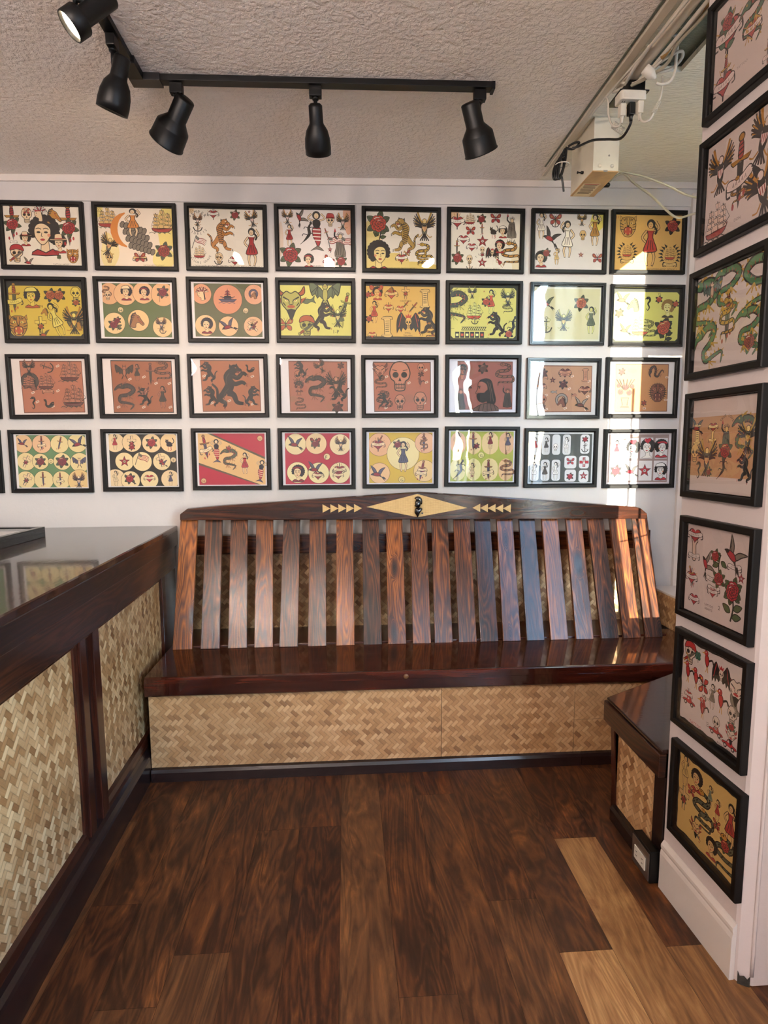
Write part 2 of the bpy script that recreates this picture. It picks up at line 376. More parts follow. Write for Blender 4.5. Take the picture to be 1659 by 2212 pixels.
class Art:
    def __init__(s): s.v = []; s.f = []; s.c = []; s.z = 0.0; s.st = [(0, 0, 1, 1, 0)]; s.pal = {}
    def T(s, x, y):
        for cx, cy, sx, sy, r in reversed(s.st):
            x, y = x*sx, y*sy; c, q = math.cos(r), math.sin(r); x, y = cx + x*c - y*q, cy + x*q + y*c
        return x, y
    def col(s, c): return lin(s.pal.get(c, c))
    def raw(s, P, c):
        b = len(s.v); s.v += [(*s.T(*p), s.z) for p in P]; s.f.append(list(range(b, b+len(P)))); s.c.append(s.col(c)); s.z += 1.6e-5
    def fill(s, P, c, sm=0):
        if sm: P = smooth(P, sm)
        s.raw(P, c)
    def line(s, P, w, c, sm=0, closed=False, taper=0):
        if sm: P = smooth(P, sm, closed)
        if closed: P = list(P) + [P[0]]
        L = []; R = []; n = len(P)
        for i, p in enumerate(P):
            a = P[max(i-1, 0)]; b = P[min(i+1, n-1)]; dx, dy = b[0]-a[0], b[1]-a[1]; d = math.hypot(dx, dy) or 1
            t = i/(n-1); ww = w*(1 - taper*abs(2*t-1)**2) if taper else w
            if taper == 2: ww = w*(1-t)+.004
            if callable(w): ww = w(t)
            L.append((p[0]-dy/d*ww/2, p[1]+dx/d*ww/2)); R.append((p[0]+dy/d*ww/2, p[1]-dx/d*ww/2))
        b = len(s.v); s.v += [(*s.T(*p), s.z) for p in L+R]; cc = s.col(c)
        for i in range(n-1): s.f.append([b+i, b+i+1, b+n+i+1, b+n+i]); s.c.append(cc)
        s.z += 1.6e-5
    def ell(s, x, y, rx, ry, c, rot=0.0, n=14):
        cs, sn = math.cos(rot), math.sin(rot)
        s.raw([(x+rx*math.cos(a)*cs-ry*math.sin(a)*sn, y+rx*math.cos(a)*sn+ry*math.sin(a)*cs) for a in [2*PI*k/n for k in range(n)]], c)
    def oell(s, x, y, rx, ry, c, rot=0.0, n=14, o=.035, k='K'):
        s.ell(x, y, rx+o, ry+o, k, rot, n); s.ell(x, y, rx, ry, c, rot, n)
    def ofill(s, P, c, o=.05, sm=4, k='K'):
        P = smooth(P, sm) if sm else P
        s.raw(P, k); s.raw(s.shrink(P, o), c)
    def shrink(s, P, o):
        n = len(P); A = sum(P[i][0]*P[(i+1) % n][1]-P[(i+1) % n][0]*P[i][1] for i in range(n)); sg = 1 if A > 0 else -1
        Q = []
        for i in range(n):
            a, p, b = P[i-1], P[i], P[(i+1) % n]
            dx, dy = b[0]-a[0], b[1]-a[1]; d = math.hypot(dx, dy) or 1
            Q.append((p[0]-sg*dy/d*o, p[1]+sg*dx/d*o))
        return Q
    def text(s, t, x, y, h, c='K', rot=0.0, wmax=None):
        vs, fs, w = glyphs(t); k = h; kx = k if not wmax else min(k, wmax/w)
        s.st.append((x, y, kx, k, rot)); b = len(s.v); s.v += [(*s.T(*p), s.z) for p in vs]; cc = s.col(c)
        for f in fs: s.f.append([b+i for i in f]); s.c.append(cc)
        s.st.pop(); s.z += 1.6e-5
    def arctext(s, t, x, y, r, h, a0, a1, c='K'):
        n = len(t)
        for i, ch in enumerate(t):
            if ch == ' ': continue
            a = a0+(a1-a0)*(i/(max(n-1, 1))); sgn = 1 if a0 > a1 else -1
            s.text(ch, x+r*math.cos(a), y+r*math.sin(a), h, c, a - sgn*PI/2)

# ---- motifs, each drawn in a box of about -1..1
def m_rose(a, leaves=True):
    if leaves:
        for g in (.5, 1.3, 2.6, 3.7, 4.5, 5.7):
            a.st.append((math.cos(g)*.6, math.sin(g)*.6, .9, .9, g))
            a.ofill([(-.25, 0), (-.05, .26), (.2, .2), (.42, 0), (.2, -.2), (-.05, -.26)], 'G', .045, 3); a.line([(-.1, 0), (.32, 0)], .03, 'K'); a.line([(.1, .12), (.2, 0), (.1, -.12)], .025, 'K'); a.st.pop()
    for R, n, r in ((.40, 7, .24), (.24, 5, .20)):
        for k in range(n):
            g = 2*PI*k/n+R*3; a.oell(R*math.cos(g), R*math.sin(g), r, r*.78, 'R', g+PI/2, 12, .035)
            a.line([(R*.9*math.cos(g-.3), R*.9*math.sin(g-.3)), (R*1.25*math.cos(g), R*1.25*math.sin(g)), (R*.9*math.cos(g+.3), R*.9*math.sin(g+.3))], .03, 'K2' if R > .3 else 'K', 2)
    a.oell(0, 0, .17, .17, 'R', 0, 12, .04)
    a.line([(.12*math.cos(t*.9)*(t/7), .12*math.sin(t*.9)*(t/7)) for t in range(1, 9)], .05, 'K')
    a.line([(-.3, .32), (-.12, .42), (.1, .4)], .05, 'W', 2)
def m_stemrose(a):
    a.line([(0, .1), (.08, -.4), (-.05, -1)], .09, 'K', 4)
    for x, y, g in ((.3, -.35, .4), (-.3, -.5, 2.6), (.25, -.75, .2)):
        a.st.append((x, y, .7, .7, g)); a.ofill([(-.35, 0), (0, .26), (.5, 0), (0, -.26)], 'G', .06); a.st.pop()
    a.st.append((0, .42, .62, .62, 0)); m_rose(a); a.st.pop()
def m_heart(a, ban=True):
    P = [(math.sin(t)**3*.8, (13*math.cos(t)-5*math.cos(2*t)-2*math.cos(3*t)-math.cos(4*t))/20) for t in [2*PI*k/26 for k in range(26)]]
    a.raw(P, 'K'); a.raw([(x*.88, y*.88+.01) for x, y in P], 'R'); a.line([(-.45, .45), (-.58, .25), (-.5, 0)], .06, 'W', 3)
    if ban: m_banner(a)
def m_banner(a, y=0.0):
    a.ofill([(-1, .05+y), (-.75, .32+y), (0, .18+y), (.75, .34+y), (1, .1+y), (.8, -.12+y), (0, -.26+y), (-.8, -.14+y)], 'W', .05, 3)
    a.line([(-.95, .08+y), (-.98, -.3+y), (-.7, -.35+y)], .1, 'K', 3); a.line([(.95, .08+y), (1, -.28+y), (.75, -.35+y)], .1, 'K', 3)
    for k in range(5): a.line([(-.5+k*.22, -.05+y), (-.42+k*.22, .1+y), (-.4+k*.22, -.08+y)], .035, 'K')
def m_hearts(a):
    a.line([(0, -1), (0, 1)], .12, 'K'); m_heart(a)
    for g in (.5, 1.2, 2, 2.7): a.line([(.75*math.cos(g), .6*math.sin(g)+.1), (1.05*math.cos(g), 1.0*math.sin(g)+.1)], .06, 'Y')
def m_dagger(a, rose=False, drops=True):
    a.ofill([(-.13, .25), (-.1, -.55), (0, -1), (.1, -.55), (.13, .25)], 'B', .035, 0); a.line([(0, .2), (0, -.8)], .035, 'K')
    a.ofill([(-.42, .38), (-.3, .22), (0, .26), (.3, .22), (.42, .38), (.28, .36), (0, .38), (-.28, .36)], 'Y', .03, 2)
    a.ofill([(-.1, .36), (-.12, .6), (-.07, .85), (.07, .85), (.12, .6), (.1, .36)], 'R', .03, 2)
    for k in range(3): a.line([(-.1, .46+k*.12), (.1, .5+k*.12)], .04, 'K')
    a.oell(0, .92, .1, .09, 'Y')
    if drops:
        for x in (-.22, .2, .05): a.ell(x, -.75+x*.6, .05, .09, 'R')
    if rose: a.st.append((0, -.12, .55, .5, .3)); m_rose(a); a.st.pop()
def m_drose(a): m_dagger(a, True)
def m_dban(a):
    m_dagger(a); a.st.append((0, -.25, .55, .7, .15)); m_banner(a); a.st.pop()
def m_swallow(a):
    a.ofill([(-.15, .0), (-.35, .55), (-.95, 1), (-.75, .45), (-.5, -.02)], 'B', .07, 4)
    a.ofill([(.0, .05), (.25, .5), (.9, .75), (.55, .25), (.3, -.15)], 'B', .07, 4)
    a.ofill([(.15, -.1), (.55, -.55), (1.0, -.8), (.6, -.4), (.85, -1), (.4, -.5), (-.05, -.3)], 'K', .03, 2)
    a.ofill([(-.85, -.18), (-.6, .05), (-.1, .12), (.3, -.15), (.1, -.38), (-.4, -.36)], 'R', .06, 4)
    a.ofill([(-.95, -.22), (-.75, .0), (-.55, .02), (-.55, -.2)], 'K', .02, 2)
    for k in range(3): a.line([(-.4-.12*k, .1+.2*k), (-.6-.1*k, .3+.2*k)], .05, 'K')
def m_eagle(a, shield=True):
    for s in (-1, 1):
        for k in range(8):
            g = 1.25-.22*k; L = 1.05-.05*k
            x0, y0 = s*.16, .12-.03*k; x1, y1 = s*L*math.cos(g*.9), .12+L*math.sin(g)*.85
            a.line([(x0, y0), ((x0+x1)/2+s*.08, (y0+y1)/2+.05), (x1, y1)], lambda t: .15*(1-t*.55), 'K', 2)
            if k % 2 == 0: a.line([((x0*.6+x1*.4), (y0*.6+y1*.4)), (x1*.9+x0*.1, y1*.9+y0*.1)], .05, 'Y')
        a.line([(s*.12, .2), (s*.35, .55), (s*.5, .95)], .1, 'Y', 2)
    a.ofill([(-.14, .2), (-.2, -.3), (-.1, -.6), (.1, -.6), (.2, -.3), (.14, .2)], 'Y' if not shield else 'B', .04)
    for k in range(5): a.line([(0, -.5), ((k-2)*.16, -1)], .08, 'K')
    a.oell(0, .34, .13, .15, 'W', 0, 10, .04); a.fill([(-.08, .36), (-.3, .3), (-.08, .27)], 'Y')
    if shield:
        a.ofill([(-.2, .1), (.2, .1), (.2, -.2), (0, -.45), (-.2, -.2)], 'W', .04, 0)
        for k in (-.1, 0, .1): a.line([(k, -.02), (k, -.3)], .04, 'R')
        a.fill([(-.16, .07), (.16, .07), (.16, -.03), (-.16, -.03)], 'K')
    for s in (-1, 1): a.line([(s*.15, -.55), (s*.35, -.75), (s*.55, -.7)], .06, 'Y', 2)
def m_skull(a):
    a.ofill([(-.7, .3), (-.45, .85), (0, 1), (.45, .85), (.7, .3), (.6, -.15), (.38, -.35), (.34, -.85), (0, -.95), (-.34, -.85), (-.38, -.35), (-.6, -.15)], 'S', .07)
    for s in (-1, 1): a.ell(s*.28, .12, .2, .19, 'K'); a.line([(s*.5, .45), (s*.2, .38)], .05, 'K')
    a.fill([(0, -.02), (-.1, -.28), (.1, -.28)], 'K')
    a.line([(-.3, -.5), (.3, -.5)], .05, 'K'); a.line([(-.28, -.72), (.28, -.72)], .04, 'K')
    for k in range(5): a.line([(-.22+k*.11, -.4), (-.2+k*.1, -.8)], .035, 'K')
def m_dskull(a):
    m_skull(a); a.st.append((0, .2, 1.1, 1.1, 0)); a.ofill([(-.7, .2), (-.5, .95), (0, 1.05), (.5, .9), (.72, .2), (.3, .42), (-.3, .42)], 'R', .06); a.st.pop()
def m_ship(a):
    a.ofill([(-.8, -.38), (-.6, -.7), (.5, -.72), (.85, -.25), (.4, -.42), (-.5, -.45)], 'R', .05, 3)
    for x, h in ((-.45, .72), (.02, 1), (.45, .75)):
        a.line([(x, -.45), (x, h)], .05, 'K')
        for k in range(4):
            y = h-.08-(h+.4)*k/4; w = .17+.045*k
            a.ofill([(x-w, y), (x+w, y), (x+w*.92+.07, y-(h+.4)/4.6), (x-w*.92+.07, y-(h+.4)/4.6)], 'S', .035, 0)
            a.line([(x+w*.3, y-.02), (x+w*.35, y-(h+.4)/5)], .04, 'B')
    a.line([(.6, -.35), (1.0, -.05)], .05, 'K'); a.line([(.98, -.05), (.5, .7)], .025, 'K'); a.line([(-.45, .7), (-.85, -.35)], .025, 'K')
    for k in range(4): a.line([(-1+.4*k, -.82+.03*(k % 2)), (-.8+.4*k, -.72), (-.55+.4*k, -.85)], .05, 'B', 2)
def m_ladyhead(a, hat=None, scarf=True, hair='K'):
    rnd = random.Random(5)
    a.ell(.08, .28, .62, .66, hair, 0, 20)
    for k in range(14):
        g = -.9+k*.34; a.ell(.08+.62*math.cos(g), .22+.62*math.sin(g), .17, .15, hair)
    a.ofill([(-.1, -.2), (-.15, -.75), (-.6, -.98), (.6, -.98), (.3, -.7), (.28, -.25)], 'S', .03, 2, hair)
    if scarf: a.ofill([(-.62, -1), (-.3, -.68), (.1, -.85), (.45, -.66), (.75, -1)], 'R', .05, 2)
    a.ofill([(-.42, .25), (-.38, -.15), (-.12, -.48), (.1, -.45), (.36, -.1), (.4, .3), (.1, .55), (-.25, .52)], 'S', .035, 3)
    for x in (-.2, .16):
        a.ell(x, .12, .1, .05, 'K'); a.line([(x-.13, .27), (x, .32), (x+.14, .26)], .04, 'K', 2)
    a.line([(-.04, .1), (-.08, -.08), (0, -.1)], .03, 'K'); a.ell(-.02, -.24, .12, .055, 'R')
    a.ell(.3, -.02, .08, .08, 'R2' if 'R2' in a.pal else 'R')
    if hat == 'cow':
        a.ofill([(-.95, .42), (-.5, .42), (-.35, .95), (.3, .98), (.45, .45), (.95, .5), (.5, .3), (-.5, .28)], 'S', .05); a.line([(-.42, .5), (.42, .52)], .08, 'R')
    if hat == 'cap': a.ofill([(-.5, .45), (-.45, .85), (.3, .95), (.55, .5)], 'W', .05); a.line([(-.5, .48), (.52, .52)], .09, 'K')
    if hat == 'band': a.line([(-.5, .5), (-.1, .66), (.5, .55)], .15, 'R', 3)
    if hat == 'heart': a.st.append((.05, .75, .5, .42, .1)); m_heart(a, False); a.st.pop()
    if hat == 'halo': a.line([(.62*math.cos(t), .5+.5*math.sin(t)) for t in [PI*k/10 for k in range(11)]], .05, 'Y')
def m_cowgirl(a): m_ladyhead(a, 'cow')
def m_sailorgirl(a): m_ladyhead(a, 'cap')
def m_bandana(a): m_ladyhead(a, 'band')
def m_heartlady(a): m_ladyhead(a, 'heart', False)
def m_pirate(a):
    m_skull(a); a.ofill([(-.75, .35), (-.6, .9), (0, 1.1), (.6, .9), (.8, .3), (0, .5)], 'R', .06); a.st.append((0, -.2, 1.15, 1.0, 2.2)); m_dagger(a, False, False); a.st.pop()
def m_girl(a, dress='R', hair='K'):
    """standing girl in a dress"""
    a.line([(-.12, -.3), (-.16, -.65), (-.1, -.98)], lambda t: .17-.08*t, 'K', 3); a.line([(-.12, -.3), (-.16, -.65), (-.1, -.95)], lambda t: .11-.05*t, 'S', 3)
    a.line([(.1, -.3), (.2, -.6), (.12, -.98)], lambda t: .17-.08*t, 'K', 3); a.line([(.1, -.3), (.2, -.6), (.12, -.95)], lambda t: .11-.05*t, 'S', 3)
    for s in (-1, 1):
        P = [(s*.16, .5), (s*.38, .62), (s*.22, .9)] if s > 0 else [(s*.16, .5), (s*.36, .22), (s*.2, .02)]
        a.line(P, .12, 'K', 3); a.line(P, .07, 'S', 3)
    a.ofill([(-.17, .52), (-.12, .22), (-.32, -.35), (0, -.42), (.34, -.32), (.13, .22), (.18, .52), (0, .42)], dress, .035, 3)
    for k in (-.12, .02, .15): a.line([(k*.5, .1), (k, -.3)], .03, 'K')
    a.ell(.02, .78, .19, .2, hair); a.oell(0, .73, .11, .14, 'S', 0, 10, .02)
    a.ell(-.04, .75, .02, .015, 'K'); a.ell(.04, .75, .02, .015, 'K'); a.ell(0, .67, .035, .018, 'R')
    a.line([(.15, .7), (.28, .5), (.2, .35)], .09, hair, 3)
def m_girlb(a): m_girl(a, 'B')
def m_girly(a): m_girl(a, 'Y')
def m_girlw(a): m_girl(a, 'W')
def m_mermaid(a):
    a.ofill([(-.2, .2), (-.22, -.2), (-.05, -.6), (.05, -.85), (.2, -.6), (.25, -.15), (.2, .2)], 'R', .035)
    for k in range(4): a.line([(-.2, .1-k*.18), (.22, .08-k*.18)], .05, 'W')
    a.ofill([(0, -.75), (-.35, -1), (-.02, -.92), (.4, -1), (.12, -.75)], 'B', .03, 2)
    a.st.append((0, .1, 1, .95, 0)); a.ofill([(-.2, .5), (-.14, .1), (.16, .1), (.2, .5)], 'K', .02, 2)
    for s in (-1, 1): a.line([(s*.17, .48), (s*.45, .6), (s*.25, .85)], .1, 'K', 3); a.line([(s*.17, .48), (s*.45, .6), (s*.25, .85)], .06, 'S', 3)
    a.ell(0, .76, .22, .23, 'K'); a.ell(0, .73, .12, .15, 'S'); a.ell(0, .67, .03, .015, 'R'); a.st.pop()
def m_snake(a):
    P = smooth([(-.1, .9), (.35, .75), (.2, .4), (-.5, .3), (-.7, 0), (-.1, -.15), (.6, -.1), (.7, -.5), (.1, -.6), (-.5, -.6), (-.6, -.9)], 5, False)
    a.line(P, lambda t: .30*(1-t)**.5*(.55+.45*min(1, t*6))+.03, 'K'); a.line(P, lambda t: .2*(1-t)**.5*(.55+.45*min(1, t*6)), 'G2' if 'G2' in a.pal else 'Y')
    for i in range(3, len(P)-4, 3): a.line([(P[i][0]-.06, P[i][1]-.06), (P[i][0]+.06, P[i][1]+.06)], .07, 'K')
    a.oell(-.2, .88, .2, .13, 'Y'); a.ell(-.24, .92, .04, .04, 'K'); a.line([(-.4, .86), (-.65, .9)], .04, 'R')
def m_dragon(a):
    P = smooth([(-.35, .75), (.15, .8), (.5, .5), (.1, .15), (-.45, .05), (-.5, -.35), (0, -.45), (.45, -.6), (.2, -.95)], 5, False)
    a.line(P, lambda t: .34*(1-t)**.6+.04, 'K'); a.line(P, lambda t: .24*(1-t)**.6, 'G')
    for i in range(1, len(P)-2, 2):
        dx, dy = P[i+1][0]-P[i-1][0], P[i+1][1]-P[i-1][1]; d = math.hypot(dx, dy); nx, ny = -dy/d, dx/d; w = .17*(1-i/len(P))**.6
        a.fill([(P[i][0]+nx*w-dx*.3, P[i][1]+ny*w-dy*.3), (P[i][0]+nx*(w+.14), P[i][1]+ny*(w+.14)), (P[i][0]+nx*w+dx*.3, P[i][1]+ny*w+dy*.3)], 'Y')
        a.line([(P[i][0]-nx*w*.2, P[i][1]-ny*w*.2), (P[i][0]-nx*w*.9, P[i][1]-ny*w*.9)], .035, 'R')
    a.ofill([(-.9, .55), (-.65, .85), (-.3, .98), (-.15, .75), (-.3, .58), (-.55, .62), (-.85, .45)], 'G', .04, 3)
    a.fill([(-.85, .55), (-.5, .66), (-.6, .58)], 'R'); a.ell(-.45, .82, .05, .05, 'Y')
    for g in (0, .3, .6): a.line([(-.3, .9), (-.1+g*.2, 1.05+g*.1)], .06, 'Y')
    for x, y in ((.1, .1), (-.3, -.5)):
        for k in (-1, 0, 1): a.line([(x, y), (x+.22*k+.1, y-.28)], .05, 'Y')
def m_panther(a, fur=None, stripes=False):
    c = fur or ('K2' if 'K2' in a.pal else 'K')
    def limb(P, w0, w1):
        a.line(P, lambda t: (w0+.05)*(1-t)+(w1+.05)*t, 'K', 5); a.line(P, lambda t: w0*(1-t)+w1*t, c, 5)
    limb([(.35, -.35), (.68, -.62), (.72, -.15), (.95, .1)], .09, .05)
    limb([(.2, .4), (-.1, .1), (-.45, .18), (-.62, .08)], .2, .09)
    limb([(.38, -.3), (.62, -.6), (.35, -.8), (.42, -.98)], .24, .08)
    limb([(-.05, .72), (.2, .45), (.12, .05), (.32, -.35)], .3, .42)
    limb([(.05, .55), (-.25, .38), (-.5, .6), (-.68, .5)], .2, .09)
    limb([(.2, -.3), (-.05, -.42), (-.2, -.75), (-.5, -.82)], .28, .09)
    a.fill([(-.02, .9), (.1, 1.02), (.14, .84)], 'K'); a.fill([(-.28, .93), (-.24, 1.05), (-.12, .93)], 'K')
    a.oell(-.12, .8, .2, .17, c, 0, 14, .03); a.oell(-.32, .72, .12, .09, c, 0, 12, .03)
    a.fill([(-.42, .68), (-.2, .7), (-.3, .58)], 'R'); a.ell(-.18, .85, .04, .03, 'Y' if not fur else 'W'); a.line([(-.4, .67), (-.36, .6)], .03, 'W')
    for x, y in ((-.7, .5), (-.64, .06), (-.54, -.84), (.42, -1.0)):
        for k in (-1, 0, 1): a.line([(x, y+.04*k), (x-.07, y+.06*k-.02)], .03, 'R' if not stripes else 'K')
    if stripes:
        for k in range(10): t = k/9; x, y = .02+.16*t+.1*math.sin(4*t), .66-1.0*t; a.line([(x-.16, y+.03), (x, y-.03), (x+.16, y+.04)], .045, 'K', 2)
        for x, y in ((-.3, .45), (-.2, .2), (.05, -.45), (-.15, -.65), (.5, -.6), (.7, -.3), (.8, -.05)): a.line([(x-.06, y+.05), (x+.05, y-.06)], .045, 'K')
    else:
        a.line([(.12, .6), (.28, .35), (.24, .05)], .035, 'B', 4); a.line([(.15, -.1), (.38, -.35), (.4, -.6)], .03, 'B', 4); a.line([(.0, .5), (-.3, .42), (-.48, .6)], .025, 'B', 3)
def m_tiger(a): m_panther(a, 'Y', True)
def m_beast(a, mane=False):
    if mane:
        for k in range(26):
            g = 2*PI*k/26; a.fill([(.6*math.cos(g-.15), .65*math.sin(g-.15)), (1.0*math.cos(g), 1.0*math.sin(g)), (.6*math.cos(g+.15), .65*math.sin(g+.15))], 'K')
        a.ell(0, 0, .72, .76, 'K')
    else:
        for s in (-1, 1): a.ofill([(s*.35, .6), (s*.75, .95), (s*.8, .45)], 'Y', .06, 0)
    a.ofill([(-.75, .3), (-.5, .75), (0, .85), (.5, .75), (.75, .3), (.7, -.3), (.35, -.85), (0, -.95), (-.35, -.85), (-.7, -.3)], 'Y', .05)
    a.ofill([(-.35, -.15), (0, -.02), (.35, -.15), (.38, -.6), (0, -.8), (-.38, -.6)], 'R', .06)
    for s in (-1, 1):
        a.ell(s*.32, .28, .14, .09, 'W'); a.ell(s*.3, .28, .05, .06, 'K')
        for k in range(3): a.line([(s*.72, .25-k*.25), (s*.42, .12-k*.2)], .06, 'K'); a.line([(s*(.15+.15*k), .75-.05*k), (s*(.12+.1*k), .5)], .06, 'K')
        a.fill([(s*.28, -.2), (s*.2, -.42), (s*.14, -.18)], 'W'); a.fill([(s*.26, -.72), (s*.18, -.5), (s*.12, -.72)], 'W')
    a.fill([(-.14, .08), (.14, .08), (0, -.1)], 'K'); a.line([(-.15, .45), (-.08, .1)], .05, 'K'); a.line([(.15, .45), (.08, .1)], .05, 'K')
def m_tigerhead(a): m_beast(a)
def m_lion(a): m_beast(a, True)
def m_devil(a):
    for s in (-1, 1): a.ofill([(s*.35, .55), (s*.6, .7), (s*.85, 1.05), (s*.9, .6), (s*.62, .4)], 'R', .05, 3); a.ofill([(s*.6, .2), (s*1.0, .35), (s*.65, -.1)], 'R', .04, 0)
    a.ofill([(-.62, .4), (-.3, .72), (0, .6), (.3, .72), (.62, .4), (.6, -.1), (.3, -.5), (0, -1.1), (-.3, -.5), (-.6, -.1)], 'S', .06)
    a.fill([(-.3, -.45), (0, -1.1), (.3, -.45), (0, -.38)], 'K'); a.ell(0, -.25, .25, .1, 'R')
    for s in (-1, 1): a.line([(s*.5, .35), (s*.12, .12)], .09, 'K'); a.ell(s*.28, .12, .1, .06, 'W'); a.ell(s*.26, .12, .04, .04, 'R'); a.line([(s*.5, 0), (s*.35, -.2)], .06, 'K')
    a.line([(-.1, .1), (-.12, -.1), (.12, -.1), (.1, .1)], .05, 'K', 2)
def m_anchor(a):
    a.line([(0, .75), (0, -.75)], .16, 'K'); a.line([(0, .7), (0, -.7)], .07, 'B'); a.line([(-.4, .45), (.4, .45)], .13, 'K')
    a.line([(-.7, -.25), (-.45, -.7), (0, -.85), (.45, -.7), (.7, -.25)], .16, 'K', 4)
    a.line([(.18*math.cos(t), .88+.14*math.sin(t)) for t in [2*PI*k/10 for k in range(11)]], .07, 'K')
    a.line([(.1, .9), (.5, .6), (-.3, .1), (.4, -.3), (-.2, -.6)], .07, 'Y', 4)
def m_star(a):
    P = [((.95 if k % 2 == 0 else .4)*math.sin(PI*k/5), (.95 if k % 2 == 0 else .4)*math.cos(PI*k/5)) for k in range(10)]
    a.raw(P, 'K'); a.raw([(x*.84, y*.84) for x, y in P], 'R'); a.oell(0, 0, .2, .2, 'W', 0, 10, .05)
    for k in range(5): a.line([(0, 0), (.7*math.sin(2*PI*k/5), .7*math.cos(2*PI*k/5))], .05, 'K')
def m_smallstar(a): a.raw([((.95 if k % 2 == 0 else .4)*math.sin(PI*k/5), (.95 if k % 2 == 0 else .4)*math.cos(PI*k/5)) for k in range(10)], 'K')
def m_butterfly(a):
    for s in (-1, 1):
        a.ofill([(s*.05, .1), (s*.5, .8), (s*.95, .75), (s*.8, .2)], 'R', .07); a.ofill([(s*.05, -.05), (s*.7, -.1), (s*.75, -.65), (s*.3, -.6)], 'R', .07)
        a.ell(s*.6, .45, .12, .12, 'Y'); a.line([(0, .4), (s*.25, .9)], .04, 'K')
    a.ell(0, 0, .08, .5, 'K')
def m_bat(a):
    for s in (-1, 1):
        a.ofill([(s*.1, .2), (s*.5, .6), (s*1.0, .85), (s*.95, .2), (s*.8, -.1), (s*.65, .05), (s*.5, -.25), (s*.35, -.1), (s*.15, -.3)], 'B', .05, 2)
        for k in range(3): a.line([(s*.45, .5), (s*(.9-.22*k), .1-.1*k)], .04, 'K')
        a.line([(s*.1, -.3), (s*.3, -.75)], .09, 'K')
    a.oell(0, 0, .15, .4, 'S'); a.oell(0, .5, .16, .15, 'S')
    for s in (-1, 1): a.fill([(s*.04, .6), (s*.18, .85), (s*.16, .55)], 'K'); a.ell(s*.06, .52, .03, .03, 'R')
def m_batskull(a):
    for s in (-1, 1):
        a.ofill([(s*.1, .3), (s*.4, .75), (s*.6, 1), (s*.9, .6), (s*1.0, 0), (s*.95, -.7), (s*.75, -.3), (s*.6, -.6), (s*.45, -.25), (s*.25, -.45), (s*.1, -.2)], 'K2', .05, 2)
        a.line([(s*.55, .85), (s*.8, -.2)], .05, 'R')
    a.st.append((0, .15, .38, .45, 0)); m_skull(a); a.st.pop()
    a.fill([(-.2, .55), (-.25, .85), (-.1, .7), (0, .9), (.1, .7), (.25, .85), (.2, .55)], 'R')
def m_cross(a):
    a.ofill([(-.2, 1), (.2, 1), (.2, .55), (.65, .55), (.65, .15), (.2, .15), (.2, -1), (-.2, -1), (-.2, .15), (-.65, .15), (-.65, .55), (-.2, .55)], 'S', .06, 0)
    a.line([(-.12, .95), (-.12, -.9)], .05, 'B'); a.st.append((0, -.15, .45, .45, 0)); m_rose(a); a.st.pop()
def m_redcross(a):
    a.ofill([(-.3, 1), (.3, 1), (.3, .3), (1, .3), (1, -.3), (.3, -.3), (.3, -1), (-.3, -1), (-.3, -.3), (-1, -.3), (-1, .3), (-.3, .3)], 'R', .06, 0); a.st.append((0, 0, .9, .9, 0)); m_girlw(a); a.st.pop()
def m_horse(a):
    a.ofill([(-.85, -.35), (-.9, -.55), (-.65, -.7), (-.2, -.35), (.1, -.5), (.2, -.95), (.9, -.8), (.8, .1), (.45, .7), (.15, .95), (.05, .7), (-.3, .5), (-.55, .05)], 'Y', .06)
    for k in range(6): a.line([(.1+.11*k, .8-.22*k), (.5+.07*k, .75-.25*k), (.75, .3-.2*k)], .1, 'K', 2)
    a.ell(-.15, .3, .07, .06, 'K'); a.line([(-.7, -.3), (-.3, -.15), (-.05, .4)], .06, 'R', 2); a.ell(-.72, -.42, .05, .05, 'K')
def m_chief(a):
    for k in range(9):
        g = .3+.33*k; a.line([(.1+.3*math.cos(g), .2+.3*math.sin(g)), (.1+.95*math.cos(g), .1+.9*math.sin(g))], .17, 'K'); a.line([(.1+.4*math.cos(g), .2+.35*math.sin(g)), (.1+.85*math.cos(g), .1+.8*math.sin(g))], .09, 'R' if k % 2 else 'W')
    a.ofill([(-.5, .3), (-.62, -.05), (-.45, -.4), (-.1, -.6), (-.1, -.9), (.4, -.9), (.35, -.1), (.2, .35)], 'S', .05); a.line([(-.5, .35), (.3, .45)], .14, 'R')
    a.ell(-.32, .1, .07, .05, 'K'); a.line([(-.5, -.2), (-.3, -.22)], .05, 'R'); a.line([(.35, .2), (.5, -.8)], .16, 'K')
def m_flag(a):
    a.line([(-.75, -1), (-.75, 1)], .08, 'K')
    a.ofill([(-.7, .9), (-.2, .75), (.3, .9), (.85, .75), (.85, .0), (.3, .12), (-.2, 0), (-.7, .15)], 'W', .04, 2)
    for k in range(4): a.line([(-.65, .8-k*.2), (-.2, .67-k*.2), (.3, .8-k*.2), (.8, .67-k*.2)], .08, 'R', 2)
    a.fill([(-.68, .85), (-.2, .72), (-.2, .4), (-.68, .5)], 'K')
    for k in range(6): a.ell(-.58+.14*(k % 3), .7-.13*(k//3), .03, .03, 'W')
def m_wreath(a):
    for s in (-1, 1):
        for k in range(8):
            g = -1.3+.32*k; a.fill([(s*.6*math.cos(g), .7*math.sin(g)), (s*1.05*math.cos(g+.1), 1.05*math.sin(g+.15)), (s*.72*math.cos(g+.3), .8*math.sin(g+.3))], 'K')
    a.st.append((0, .1, .55, .6, 0)); m_ship(a); a.st.pop()
    a.st.append((0, -.75, .6, .5, 0)); m_banner(a); a.st.pop()
